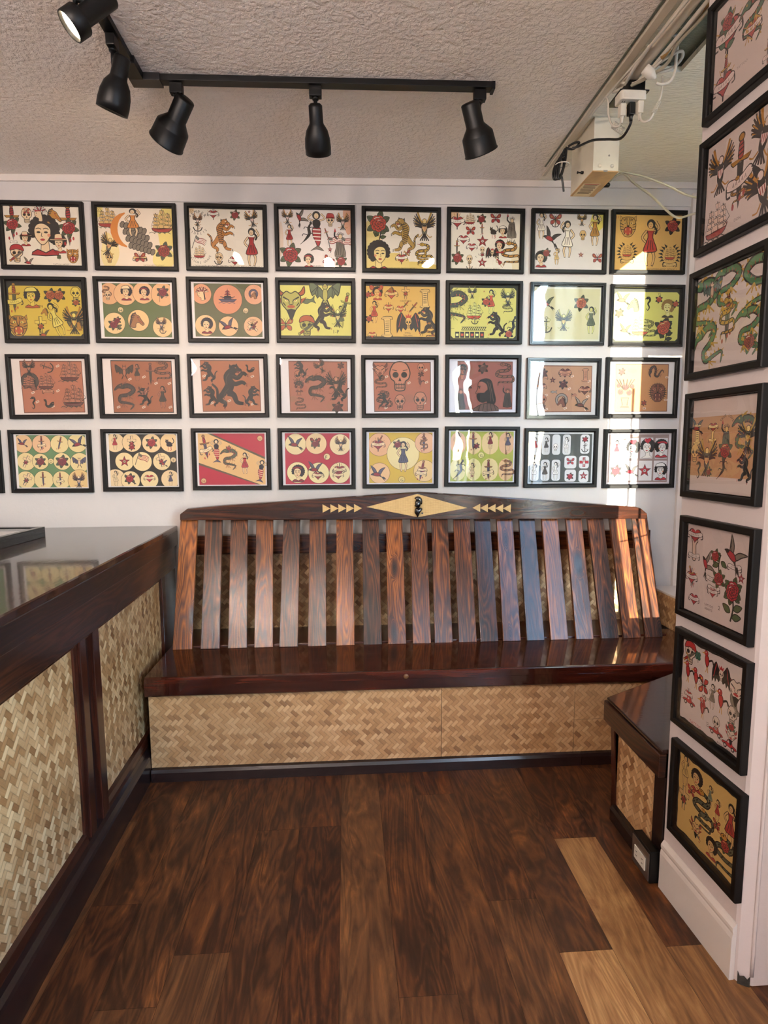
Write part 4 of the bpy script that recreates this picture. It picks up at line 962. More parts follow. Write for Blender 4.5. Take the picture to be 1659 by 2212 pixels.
# ground and a low building over the street, seen only mirrored in the glass
struct(MB().box(1.4, 40, -45, -1.72, -.2, -.05).build('ground', plain('concrete_paving', '#b8b3aa', .8, var=.2, scale=6)))

# baseboard of the column
def zprism(name, P, depth, mat, parent=None, **k): mb = MB(); mb.prism(P, depth); return mb.build(name, mat, parent, **k)
thc = math.radians(1.96); dx, dy = math.sin(thc), -math.cos(thc); nx, ny = -math.cos(thc), -math.sin(thc)
def cp(s_, n_, z): return (.9930+dx*s_+nx*n_, -1.340+dy*s_+ny*n_, z)
prof = [(0, 0), (.0135, 0), (.0135, .118), (.0115, .128), (.010, .132), (.0122, .140), (.0118, .148), (.007, .155), (.004, .160), (0, .161)]
mb = MB(); mb.prism([cp(0, n_, z) for n_, z in prof], (dx*.328, dy*.328, 0)); struct(mb.build('baseboard_right', M['trim'], grain='y', bevel=.0008))

# ---------------------------------------------------------------- slatted bench
bench = thing('slatted_bench', 'long varnished dark wood bench with twenty-slat back and woven bamboo front', 'bench', (.36, -.38, 0))
BO = Vector((.36, -.38, 0))
def off(P): return [(p[0]-BO.x, p[1]-BO.y, p[2]) for p in P]
def bmb(mb): mb.v = [(v[0]-BO.x, v[1]-BO.y, v[2]) for v in mb.v]; return mb
# seat: front edge slightly rounded, a slab and a deep front rail
mb = MB(); mb.prism([(-.832, -.648, .455), (1.795, -.648, .455), (1.795, -.20, .455), (-.832, -.20, .455)], (0, 0, .010)); mb.prism([(-.832, -.655, .432), (1.795, -.655, .432), (1.795, -.20, .432), (-.832, -.20, .432)], (0, 0, .023))
mb = MB(); mb.prism([(-.832, -.655, .430), (-.832, -.655, .4585), (-.832, -.651, .4625), (-.832, -.645, .4645), (-.832, -.20, .4645), (-.832, -.20, .430)], (2.627, 0, 0))
bmb(mb).build('seat', M['seat'], bench)
mb = MB(); mb.prism([(-.832, -.652, .384), (-.832, -.656, .389), (-.832, -.656, .4298), (-.832, -.615, .4298), (-.832, -.615, .384)], (2.627, 0, 0)); bmb(mb).build('front_rail', M['seat'], bench)
mb = MB(); mb.lathe([(.0105, 0), (.0105, .003), (.009, .0042), (.003, .0045)], (.242, -.6555, .4415), (0, -1, 0), 20); bmb(mb).build('round_plug', M['brass'], bench)['label'] = 'round wooden plug in the seat front'
# woven front in three sheets
for x0, x1 in ((-.832, .3995), (.4015, .988)): bmb(MB().box(x0, x1, -.614, -.600, .045, .384)).build('front_panel', M['weave2'], bench)
bmb(MB().box(.990, 1.60, -.614, -.600, .204, .384)).build('front_panel', M['weave2'], bench)
bmb(MB().box(.990, 1.60, -.614, -.600, .045, .2025)).build('front_panel', M['weave2'], bench)
mb = MB(); mb.prism([(-.83, -.634, 0), (-.83, -.634, .040), (-.83, -.628, .052), (-.83, -.612, .056), (-.83, -.612, 0)], (1.85, 0, 0)); bmb(mb).build('base_moulding', M['skirt'], bench)
mb = MB(); mb.prism([(1.022, -.634, 0), (1.022, -.634, .040), (1.022, -.628, .052), (1.022, -.612, .056), (1.022, -.612, 0)], (.55, 0, 0)); bmb(mb).build('base_moulding', M['skirt'], bench)
# back: woven panel on the wall, rail behind the slats, ledge at the seat
bmb(MB().box(-.82, 1.62, -.030, -.014, .44, .862)).build('back_panel', M['weave'], bench)
bmb(MB().box(-.82, 1.60, -.060, -.014, .862, .958)).build('back_rail', M['rail'], bench, bevel=.003)
bmb(MB().box(-.80, 1.58, -.29, -.03, .445, .470)).build('back_ledge', M['trimwood'], bench, bevel=.002)
TOPS = [(-.774, 1.043), (-.653, 1.042), (-.53, 1.041), (-.405, 1.04), (-.271, 1.039), (-.142, 1.038), (-.009, 1.037), (.12, 1.036), (.24, 1.035), (.363, 1.034), (.47, 1.033), (.582, 1.032), (.688, 1.032), (.804, 1.031), (.919, 1.03), (1.038, 1.029), (1.164, 1.028), (1.278, 1.027), (1.395, 1.026), (1.513, 1.025)]
BOTS = [-.769, -.642, -.516, -.395, -.279, -.145, -.011, .118, .234, .353, .458, .575, .68, .791, .907, 1.025, 1.151, 1.278, 1.389, 1.499]
tn = Vector((0, 1.04-.465, -.225)).normalized()      # backwards normal of the leaning back
for i, ((xt, zt), xb) in enumerate(zip(TOPS, BOTS)):
    w = .0435; zb = .4655; y_t = -.325+(zt+.012-.465)*.3913; y_b = -.325
    P = [(xb-w, y_b, zb), (xb+w, y_b, zb), (xt+w*.95, y_t, zt+.012), (xt-w*.95, y_t, zt+.012)]
    mb = MB(); mb.prism(P, tn*.019); bmb(mb).build('slat', M['slat'], bench, grain='z', bevel=.002)
yr = -.128
R_ = [(-.809, 1.047), (-.808, 1.076), (-.773, 1.102), (-.60, 1.1165), (.362, 1.172), (.9, 1.134), (1.475, 1.088), (1.505, 1.080), (1.538, 1.054), (1.544, 1.026)]
mb = MB(); mb.prism([(x, yr, z) for x, z in R_], (0, .028, .003)); bmb(mb).build('top_rail', M['rail'], bench, bevel=.003)
mb = MB(); mb.prism([(.100, yr-.004, 1.103), (.353, yr-.004, 1.165), (.604, yr-.004, 1.093), (.355, yr-.004, 1.049)], (0, .0035, 0)); bmb(mb).build('diamond_inlay', M['rattan'], bench)['label'] = 'straw coloured woven diamond'
for k in range(5):
    x0 = -.117+.0388*k; mb = MB(); mb.prism([(x0, yr-.004, 1.077), (x0, yr-.004, 1.118), (x0+.0385, yr-.004, 1.097)], (0, .0035, 0)); bmb(mb).build('triangle_inlay', M['rattan'], bench)
    x1 = .826-.0389*k; mb = MB(); mb.prism([(x1, yr-.004, 1.067+.0012*k), (x1, yr-.004, 1.108+.0012*k), (x1-.0387, yr-.004, 1.088+.0012*k)], (0, .0035, 0)); bmb(mb).build('triangle_inlay', M['rattan'], bench)
# small glossy black carved head with a crest, hung on the diamond
t = thing('carved_ornament', 'small glossy black crested head ornament fixed on the diamond of the bench rail', 'ornament', (.356, yr-.0055, 1.105))
def relief(name, P, d, mat, parent, n=3):
    """pillow-like relief from an outline in x,z"""
    Q = smooth(P, 4); cx = sum(p[0] for p in Q)/len(Q); cz_ = sum(p[1] for p in Q)/len(Q); mb = MB(); vs = []; m = len(Q)
    rings = [(1, 0), (1, -.35), (.88, -.75), (.6, -.95), (.25, -1.05)]
    for sc_, dd in rings: vs += [(cx+(p[0]-cx)*sc_, dd*d, cz_+(p[1]-cz_)*sc_) for p in Q]
    fs = [(i*m+k, i*m+(k+1) % m, (i+1)*m+(k+1) % m, (i+1)*m+k) for i in range(len(rings)-1) for k in range(m)]
    fs += [tuple(range(m)), tuple((len(rings)-1)*m+k for k in range(m))[::-1]]; mb.add(vs, fs, 0, True); return mb.build(name, mat, parent)
relief('crest', [(-.019, .040), (-.008, .048), (.006, .048), (.018, .038), (.022, .022), (.019, .008), (.010, .012), (.010, .026), (.000, .034), (-.010, .033)], .012, M['glossblk'], t)
relief('face', [(-.016, .024), (-.006, .032), (.008, .030), (.015, .016), (.012, .002), (.004, -.008), (-.004, -.012), (-.010, -.004), (-.019, .000), (-.016, .010)], .020, M['glossblk'], t)
relief('collar', [(-.015, -.014), (-.008, -.008), (.004, -.012), (.010, -.007), (.022, -.012), (.018, -.022), (.010, -.032), (.002, -.050), (-.004, -.056), (-.010, -.044), (-.018, -.032)], .014, M['glossblk'], t)
relief('neck', [(-.009, .000), (.006, .000), (.006, -.014), (-.008, -.014)], .012, M['glossblk'], t)
mb = MB(); mb.prism([(.021, 0, -.031), (.027, 0, -.036), (.021, 0, -.041), (.015, 0, -.036)], (0, -.004, 0)); mb.build('small_diamond', M['glossblk'], t)

# ---------------------------------------------------------------- bar counter at the left
CT = thing('bar_counter', 'dark varnished wooden bar counter with woven bamboo panels along the left side', 'counter', (-.859, -.001, 0), math.radians(1.4))
L = -2.75
mb = MB(); mb.prism([(0, 0, .9805), (0, 0, 1.0005), (-.004, 0, 1.0045), (-1.15, 0, 1.0045), (-1.15, 0, .9805)], (0, L, 0)); mb.build('countertop', M['counter'], CT, grain='y')
MB().box(-.045, .001, L, -.002, .908, .9803).build('top_edge', M['edge'], CT, grain='y', bevel=.003)
MB().box(-.050, -.004, L, -.05, .798, .9075).build('apron', M['edge'], CT, grain='y', bevel=.002)
MB().box(-.042, -.018, L, -.24, .782, .7975).build('apron_lip', M['trimwood'], CT, grain='y', bevel=.002)
MB().box(-.045, -.028, -1.012, -.26, .175, .80).build('woven_panel', M['weave'], CT, grain='z')
MB().box(-.045, -.028, L, -1.185, .145, .80).build('woven_panel', M['weave'], CT, grain='z')
MB().box(-.042, -.012, -.262, -.215, .10, .798).build('batten', M['trimwood'], CT, grain='z', bevel=.002)
MB().box(-.044, -.020, -.216, -.004, .02, .90).build('end_board', M['skirt'], CT, grain='z', bevel=.002)
MB().box(-.042, -.010, -1.062, -1.012, .12, .798).build('batten', M['trimwood'], CT, grain='z', bevel=.002)
MB().box(-.044, -.030, -1.118, -1.062, .12, .798).build('groove_board', M['skirt'], CT, grain='z')
MB().box(-.042, -.010, -1.160, -1.118, .12, .798).build('batten', M['trimwood'], CT, grain='z', bevel=.002)
MB().box(-.040, -.020, -1.186, -1.160, .12, .798).build('batten', M['trimwood'], CT, grain='z', bevel=.002)
mb = MB(); mb.prism([(-.044, 0, .135), (-.010, 0, .135), (-.010, 0, .155), (-.016, 0, .172), (-.030, 0, .180), (-.044, 0, .180)], (0, .76, 0)); mb.v = [(v[0], v[1]-1.012, v[2]) for v in mb.v]; mb.build('bottom_rail', M['trimwood'], CT, grain='y')
mb = MB(); mb.prism([(-.044, 0, .115), (-.010, 0, .115), (-.010, 0, .140), (-.016, 0, .158), (-.030, 0, .165), (-.044, 0, .165)], (0, 1.565, 0)); mb.v = [(v[0], v[1]+L, v[2]) for v in mb.v]; mb.build('bottom_rail', M['trimwood'], CT, grain='y')
mb = MB(); mb.prism([(-.044, 0, 0), (.010, 0, 0), (.010, 0, .098), (.006, 0, .108), (-.006, 0, .116), (-.010, 0, .134), (-.044, 0, .134)], (0, L+.002, 0)); mb.build('base_board', M['skirt'], CT, grain='y')
MB().box(-1.12, -.046, L+.05, -.02, .02, .979).build('carcass', M['skirt'], CT, grain='y')

# shallow black display frame lying on the counter
TR = thing('display_case', 'shallow black wooden display frame with white sheet lying on the bar counter', 'display frame', (-1.345, -.325, 1.0045), math.radians(-3))
mb = MB(); MB().box(-.026, 0, -.62, 0, .0, .046).build('side', M['blackwood'], TR, grain='y', bevel=.0015)
MB().box(-.46, -.0265, -.026, 0, .0, .046).build('side', M['blackwood'], TR, bevel=.0015)
MB().box(-.46, -.0265, -.62, -.594, .0, .046).build('side', M['blackwood'], TR, bevel=.0015)
MB().box(-.486, -.4605, -.62, 0, .0, .046).build('side', M['blackwood'], TR, grain='y', bevel=.0015)
MB().box(-.460, -.0265, -.593, -.0265, .0, .030).build('backing', M['blackwood'], TR)
a_ = make_sheet(.40, .54, '#ded5d2', None, [(PW, 'rose .5 .3 .12;heart .3 .7 .1;swallow .7 .7 .1')]); sheet_object(a_, 'print', TR, (-.243, -.31, .0315), (0, 0, 0))
mb = MB(); mb.box(-.46, -.0265, -.593, -.0265, .041, .0425); mb.build('glass', M['glass'], TR)

# ---------------------------------------------------------------- side bench by the column
SB = thing('side_bench', 'low corner bench with glossy dark top and woven bamboo side beside the white column', 'bench', (1.30, -1.05, 0))
def sb(P): return [(p[0]-1.30, p[1]+1.05, p[2]) for p in P]
zt = .455
tp = [(.975, -.945), (1.355, -.735), (1.60, -.662), (1.795, -.662), (1.795, -1.475), (1.273, -1.475), (1.273, -1.332), (.972, -1.332)]
mb = MB(); mb.prism(sb([(x, y, zt-.014) for x, y in tp]), (0, 0, .014)); mb.build('top', M['counter'], SB, bevel=.004)
mb = MB(); mb.prism(sb([(.968, -.938, zt-.092), (1.352, -.728, zt-.092), (1.352, -.752, zt-.092), (.992, -.95, zt-.092), (.992, -1.331, zt-.092), (.966, -1.331, zt-.092)]), (0, 0, .0775)); mb.build('edge', M['edge'], SB, grain='y', bevel=.003)
mb = MB(); mb.prism(sb([(1.000, -.99, .03), (1.000, -1.268, .03), (1.000, -1.268, .362), (1.000, -.965, .362)]), (.014, 0, 0)); mb.build('woven_panel', M['weave'], SB, grain='z')
mb = MB(); mb.prism(sb([(.994, -.948, 0), (.994, -.962, 0), (.994, -.962, .362), (.994, -.948, .362)])[:0] or sb([(.994, -.985, .0), (.994, -1.012, .0), (.994, -.972, .362), (.994, -.945, .362)]), (.022, 0, 0)); mb.build('post', M['trimwood'], SB, grain='z', bevel=.001)
mb = MB(); mb.box(-.312, -.284, -.281, -.222, 0, .362); mb.build('post', M['skirt'], SB, grain='z', bevel=.002)
mb = MB(); mb.prism(sb([(1.0, -1.0, 0), (1.0, -.96, 0), (1.45, -.69, 0), (1.47, -.71, 0), (1.02, -.98, 0)]), (0, 0, .36)); mb.build('back_side', M['trimwood'], SB)
mb = MB(); mb.prism(sb([(.978, -1.0, 0), (.978, -1.0, .042), (.985, -1.0, .055), (1.0, -1.0, .058), (1.0, -1.0, 0)]), (0, -.215, 0)); mb.build('base_moulding', M['skirt'], SB, grain='y')
# outlet in a black box at its foot
OB = thing('outlet_box', 'black surface outlet box with steel plate and white duplex outlet at the side bench foot', 'outlet', (.976, -1.27, .004))
MB().box(-.022, .009, -.062, .050, .0, .108).build('box', M['black'], OB, bevel=.002)
MB().box(-.0255, -.0222, -.059, .047, .006, .100).build('cover_plate', M['steel'], OB, bevel=.001)['label'] = 'brushed steel cover plate'
MB().box(-.0295, -.0257, -.042, .026, .030, .074).build('receptacle', M['white_pl'], OB, bevel=.001)['label'] = 'white duplex receptacle'
rc = OB.children[-1]
for yy in (-.026, .010):
    for dz in (-.007, .007): MB().box(-.0300, -.0296, yy-.004, yy+.004, .052+dz-.001, .052+dz+.001).build('slot', M['darkgap'], rc)

# woven ledge box in the right corner with a white pipe on it
LB = thing('ledge_box', 'small woven bamboo clad ledge box in the right corner behind the bench', 'ledge', (1.73, -.20, .465))
MB().box(-.082, .068, -.16, .18, .0, .168).build('body', M['weave'], LB)
MB().box(-.088, .069, -.166, .185, .1685, .180).build('cap', M['trim'], LB, bevel=.002)
o = MB().tube([(1.690, -.27, .645), (1.688, -.27, .68), (1.698, -.27, .695), (1.725, -.27, .697), (1.79, -.27, .697)], .0055, 10).build('pipe_hook', M['trim'])
tag(o, 'short bent white pipe above the corner ledge box', 'pipe')

# ---------------------------------------------------------------- track lighting
TK = thing('lighting_track', 'black L-shaped ceiling track carrying five spotlights', 'light track', (-.70, -.765, 2.66))
def tz(x): return cz(x)-2.66
def bar(x0, x1, y0, y1, za, zb, name, mat, bev=.001):
    P = [(x0, y0, za), (x1, y0, za), (x1, y1, za), (x0, y1, za)]
    mb = MB(); vs = []
    mb.prism([(p[0]+.70, p[1]+.765, (cz(p[0])-2.66)-zb) for p in P], (0, 0, zb-za)); return mb.build(name, mat, TK, bevel=bev)
bar(-.64, .545, -.783, -.747, .0, .020, 'rail', M['black'])
mb = MB(); mb.box(0, 1.235, -.0035, .0035, -.0225, -.0202); 
bar(-.722, -.686, -2.6, -.86, .0, .020, 'rail', M['black'])
bar(-.728, -.625, -.789, -.741, .0, .025, 'corner_connector', plain('dark_grey_plastic', '#242020', .4)); bar(-.728, -.680, -.875, -.789, .0, .025, 'corner_connector', M['black'])
bar(.538, .549, -.785, -.745, .0, .026, 'end_cap', M['black'])
def bulb_mat(name, col, e):
    t = NT(name); em = t.n('Emission'); em.inputs[0].default_value = (*col, 1); em.inputs[1].default_value = e; t.l(em.outputs[0], t.out.inputs[0]); return t.m
bm_w = bulb_mat('warm_lamp_face', (1, .78, .52), 30); bm_c = bulb_mat('neutral_lamp_face', (1, .88, .74), 30)
def spot(x, y, d, kind, label, warm, axis_y=0, e=1.0, swing=0.0, hang_=.085):
    z0 = cz(x)-.0235
    t = thing('track_spotlight', label, 'spotlight', (x, y, z0), 0, 'spotlights on the black track')
    MB().box(-.022, .022, -.013, .013, -.034, .0).build('adapter', M['black'], t, bevel=.002) if not axis_y else MB().box(-.013, .013, -.022, .022, -.034, .0).build('adapter', M['black'], t, bevel=.002)
    d = Vector(d).normalized(); side = Vector((0, 0, 1)).cross(d); side = side.normalized() if side.length > .01 else Vector((1, 0, 0))
    mb = MB(); mb.tube([(0, 0, -.030), (0, 0, -hang_-.01)], .0065, 10, smooth=False); mb.lathe([(.011, -.042+.0), (.012, -.034)], (0, 0, 0), (0, 0, 1), 14); mb.build('stem', M['black'], t)
    pv_ = Vector((swing, 0, -hang_)); top = pv_ - d*.022
    if kind == 'cone': prof = [(.004, 0), (.030, .001), (.033, .005), (.033, .088), (.036, .094), (.056, .124), (.0575, .130), (.0605, .192), (.0625, .194), (.0625, .199), (.058, .199), (.055, .135), (.030, .10), (.03, .094)]; mouth = .180; rb = .046
    elif kind == 'bell': prof = [(.004, 0), (.022, .002), (.028, .008), (.029, .070), (.031, .076), (.045, .098), (.053, .128), (.0555, .160), (.0545, .188), (.0515, .1885), (.050, .16), (.042, .10), (.025, .085)]; mouth = .172; rb = .042
    else: prof = [(.004, 0), (.027, .002), (.030, .006), (.031, .120), (.033, .124), (.046, .130), (.048, .134), (.048, .176), (.045, .178), (.043, .176), (.042, .150), (.02, .14)]; mouth = .170; rb = .042
    q_ = .86 if kind == 'bell' else (.80 if kind == 'can' else 1.0); prof = [(r*q_, h*.84) for r, h in prof]; mouth *= .84; rb *= q_
    if abs(swing) > .04: MB().tube([(0, 0, -hang_), (swing, 0, -hang_)], .0065, 10, smooth=False).build('bracket_arm', M['black'], t)
    mb = MB(); mb.lathe(prof, top, d, 32, cap0=True, cap1=True); mb.build('lamp_head', M['black'], t)
    mb = MB(); mb.lathe([(.001, .002), (rb*.6, .001), (rb*.92, -.003), (rb, -.010)], top+d*mouth, d, 24, cap0=True, cap1=False); mb.build('bulb', bm_w if warm else bm_c, t)
    ld = bpy.data.lights.new('spot_beam', 'SPOT'); lo = bpy.data.objects.new('spot_beam', ld); COL.objects.link(lo); lo.parent = t
    ld.energy = SPOT_W*e; ld.spot_size = math.radians(105); ld.spot_blend = .9; ld.shadow_soft_size = .035; ld.color = (1, .74, .50) if warm else (1, .86, .70)
    lo.location = top+d*(mouth+.022); lo.rotation_euler = d.to_track_quat('-Z', 'Y').to_euler()
    return t
G_ = [
 spot(-.704, -1.25, (-.60, -.24, -.62), 'can', 'lit black track spotlight with bright face turned to the viewer, top left', True, 1, 1.0, .080, .075),
 spot(-.704, -.995, (-.36, .26, -.90), 'bell', 'bell-shaped black spotlight hanging on the side arm just before the track corner', True, 1, 1.0, .024, .075),
 spot(-.575, -.765, (-.57, .50, -.63), 'cone', 'wide stepped black spotlight just right of the track corner', True, 0, .9, .02, .065),
 spot(-.093, -.765, (.03, .62, -.72), 'bell', 'slim bell-shaped black spotlight at the middle of the track', False, 0, 1.2, 0, .078),
 spot(.497, -.765, (.38, .48, -.80), 'cone', 'stepped black spotlight at the right end of the track', False, 0, .9, -.03, .062)]

# two unseen globes added behind the photographer to brighten ceiling and slats
def globe(x, y, label, w):
    z = cz(x); t = thing('fill_globe_lamp', label, 'lamp', (x, y, z), 0, 'added fill globes behind the viewer')
    mb = MB(); mb.lathe([(.075, 0), (.075, -.012), (.05, -.030), (.014, -.036), (.012, -.245)], (0, 0, -.001), (0, 0, 1), 28); mb.build('ceiling_plate', M['trim'], t)
    mb = MB(); mb.sphere((0, 0, -.335), .10, 24, 14); mb.build('globe', GM, t)
    ld = bpy.data.lights.new('fill_glow', 'POINT'); lo = bpy.data.objects.new('fill_glow', ld); COL.objects.link(lo); lo.parent = t; lo.location = (0, 0, -.335)
    ld.energy = w; ld.shadow_soft_size = .105; ld.color = (1, .83, .74)
GM = bulb_mat('fill_globe_glass', (1, .83, .74), 9.0)
globe(-1.80, -3.90, 'added unseen fill globe on the ceiling nearer the counter, behind the viewer', 450)
globe(-.82, -3.90, 'added unseen fill globe near the middle of the ceiling, behind the viewer', 450)

# ---------------------------------------------------------------- ballast box, pipes, plugs and cables along the ceiling seam
BX = thing('transformer_box', 'cream metal transformer box hung under the ceiling seam', 'electrical box', (1.058, -.457, 2.497))
zt_ = CZ+.013-2.497
MB().box(-.053, .053, -.117, .117, .004, zt_).build('housing', M['boxpaint'], BX, bevel=.002)
MB().box(-.0535, .0535, -.1175, .1175, .0, .0038).build('bottom_plate', M['kraft'], BX, bevel=.0008)['label'] = 'tan bottom plate'
for xx in (-.026, .026): MB().lathe([(.0085, 0), (.0085, .0008), (.0075, .0008), (.0075, .0002)], (xx, -.1172, .022), (0, -1, 0), 20).build('knockout', M['boxpaint'], BX)
MB().lathe([(.0035, 0), (.003, .0015)], (.012, -.1172, .062), (0, -1, 0), 12).build('screw', M['steel'], BX)
MB().box(-.009, .007, -.1195, -.1172, -.0005, .006).build('latch', M['steel'], BX)
mb = MB(); mb.lathe([(.006, 0), (.006, .010), (.003, .010), (.003, .022), (.005, .022), (.005, .026)], (-.0535, -.02, .038), (-1, 0, 0), 12); mb.build('side_bolt', M['black'], BX)
MB().box(-.045, .028, -.01, .112, -.0010, -.0001).build('warning_label', M['label'], BX)['label'] = 'paper warning label'
wl = BX.children[-1]
mb = MB()
for k in range(8): mb.box(-.038+.002*(k % 3), .020-.004*(k % 2), .004+.011*k, .008+.011*k, -.0014, -.0010)
mb.build('print_lines', M['ink'], wl)
MB().box(-.040, .024, -.007, -.003, -.0014, -.0010).build('red_line', M['redink'], wl)
def cable(name, pts, r, mat, label, cat='cable', group=None, n=8, **k): return tag(MB().tube(pts, r, n, **k).build(name, mat), label, cat, group)
cable('conduit_pipe', [(1.010, -2.2, 2.676), (1.009, -1.5, 2.672), (1.008, -1.10, 2.670), (1.006, -.80, 2.672)], .021, M['pipe'], 'thick painted pipe running along the ceiling seam', 'pipe', n=16)
# black junction box with plate, and the white three-way adapter plugged in below it
JB = thing('junction_box', 'black junction box with flared cover plate under the painted pipe', 'electrical box', (1.000, -.885, 2.60))
MB().box(-.018, .042, -.020, .050, .012, .047).build('box', M['black'], JB, bevel=.002)
MB().box(-.050, .052, -.030, .075, .006, .011).build('cover_plate', M['black'], JB, bevel=.001)
AD = thing('plug_adapter', 'white three-way plug adapter on the black ceiling junction box', 'adapter', (.993, -.902, 2.572))
mb = MB(); mb.prism([(-.046, -.018, 0), (-.040, -.026, 0), (.040, -.026, 0), (.046, -.018, 0), (.046, .022, 0), (.040, .028, 0), (-.040, .028, 0), (-.046, .022, 0)], (0, 0, .030)); mb.build('body', M['white_pl'], AD, bevel=.003)
mb = MB()
for xx in (-.030,):
    mb.box(xx-.004, xx-.002, -.012, -.004, -.0006, .0002); mb.box(xx+.004, xx+.006, -.012, -.004, -.0006, .0002); mb.lathe([(.002, 0), (.002, .0006)], (xx+.001, .002, -.0006), (0, 0, 1), 10)
mb.build('socket_slots', M['darkgap'], AD)
def plug(x, y, mat, label, pts, r, spring=False):
    t = thing('power_cord', label, 'cord', (x, y, 2.571)); mb = MB(); mb.prism([(-.010, -.011, -.040), (.010, -.011, -.040), (.012, .011, -.040), (-.012, .011, -.040)], (0, 0, .040)); mb.build('plug', mat, t, bevel=.003)
    mb = MB(); mb.lathe([(.008, 0), (.006, -.006), (.0045, -.020)], (0, 0, -.040), (0, 0, 1), 10); mb.build('strain_relief', mat, t)
    mb = MB(); mb.tube([(p[0]-x, p[1]-y, p[2]-2.571) for p in pts], r, 8); mb.build('wire', mat, t); return t
plug(.995, -.905, M['cord'], 'black plug whose cord droops left across the transformer box to the coil', [(.995, -.905, 2.531), (.996, -.90, 2.505), (.984, -.86, 2.480), (.960, -.80, 2.505), (.930, -.74, 2.530), (.912, -.64, 2.555), (.925, -.56, 2.590)], .0045)
pw = plug(1.020, -.915, M['cordwhite'], 'white plug hanging from the adapter whose cord loops up to the right', [(1.020, -.915, 2.531), (1.024, -.93, 2.500), (1.040, -.95, 2.496), (1.060, -.95, 2.535), (1.074, -.95, 2.570), (1.073, -.96, 2.600), (1.058, -.985, 2.612)], .0035)
pw2 = plug(.968, -.895, M['cordwhite'], 'white plug on the adapter whose cord curls up left behind the pipe', [(.968, -.895, 2.531), (.966, -.88, 2.510), (.952, -.86, 2.520), (.940, -.85, 2.560), (.938, -.845, 2.610), (.945, -.81, 2.640), (.952, -.78, 2.652)], .0035)
def coil(P0, P1, r, turns, label, wire=.0012):
    P0, P1 = Vector(P0), Vector(P1); d = (P1-P0); q = d.normalized().to_track_quat('Z', 'Y').to_matrix(); pts = []
    for k in range(turns*10+1): a = 2*PI*k/10; pts.append(P0+d*(k/(turns*10))+q @ Vector((r*math.cos(a), r*math.sin(a), 0)))
    return tag(MB().tube(pts, wire, 5, smooth=False).build('coiled_wire', M['cordwhite']), label, 'coiled wire')
coil((.955, -.855, 2.527), (.985, -.87, 2.497), .011, 10, 'wide white wire coil hanging beside the transformer box')
coil((1.050, -.950, 2.515), (1.070, -.951, 2.552), .0065, 12, 'narrow white wire coil on the right-hand cord')
CN = thing('cord_connector', 'white in-line cord connector lying right of the painted pipe', 'connector', (1.00, -1.0, 2.615))
mb = MB(); mb.lathe([(.004, 0), (.014, .001), (.016, .004), (.016, .030), (.013, .034), (.007, .046), (.004, .050)], (-.012, 0, .010), (.80, 0, -.62), 16); mb.build('body', M['white_pl'], CN)
cable('extension_cord', [(1.030, -1.0, 2.582), (1.050, -1.0, 2.578), (1.078, -1.0, 2.590), (1.092, -1.0, 2.620), (1.094, -1.0, 2.660), (1.080, -1.03, 2.70), (1.04, -1.08, 2.672)], .0046, M['cordwhite'], 'white cord swinging in front of the ceiling hole from the connector', group=None)
cable('extension_cord', [(1.035, -.96, 2.652), (1.070, -1.0, 2.664), (1.100, -1.02, 2.668), (1.112, -1.0, 2.658), (1.095, -.97, 2.645), (1.050, -.95, 2.640), (1.015, -.90, 2.640)], .0048, M['cordwhite'], 'white cord looped flat before the ceiling hole')
for k, (pts, r, lb) in enumerate([
    ([(1.035, -1.6, 2.655), (1.036, -1.3, 2.650), (1.030, -1.05, 2.645), (1.020, -.92, 2.640), (1.000, -.86, 2.650), (.975, -.80, 2.665)], .006, 'white cable lying along the right flank of the painted pipe'),
    ([(1.045, -1.6, 2.668), (1.050, -1.25, 2.660), (1.035, -1.02, 2.640), (1.005, -.92, 2.630), (.975, -.87, 2.655)], .005, 'cream cable bundled outermost beside the painted pipe'),
    ([(.978, -1.05, 2.660), (.975, -.95, 2.650), (.985, -.88, 2.645), (1.01, -.86, 2.65)], .006, 'short white cable crossing under the painted pipe')]):
    cable('ceiling_cable', pts, r, M['cordwhite'], lb)
cable('ceiling_cable', [(.985, -1.45, 2.652), (.975, -1.2, 2.648), (.972, -1.0, 2.655), (.968, -.80, 2.668), (.965, -.62, 2.676)], .0045, M['cordwhite'], 'thin white cable tucked along the left flank of the painted pipe')
cable('ceiling_cable', [(1.062, -1.45, 2.67), (1.058, -1.22, 2.648), (1.044, -1.10, 2.640), (1.052, -1.02, 2.628), (1.02, -.96, 2.622), (.992, -.90, 2.628)], .0055, M['cordgrey'], 'grey cable weaving through the bundle above the in-line connector')
cable('ceiling_cable', [(1.052, -1.5, 2.66), (1.048, -1.30, 2.655), (1.055, -1.15, 2.660), (1.030, -1.03, 2.640)], .007, plain('amber_cable', '#a8824a', .5), 'amber brown cable twisting beside the ceiling hole')
tag(MB().box(1.048, 1.064, -1.36, -1.24, 2.660, 2.672).build('red_tape', plain('red_tape_vinyl', '#c23a40', .4)), 'strip of red tape on the cables at the top right', 'tape')
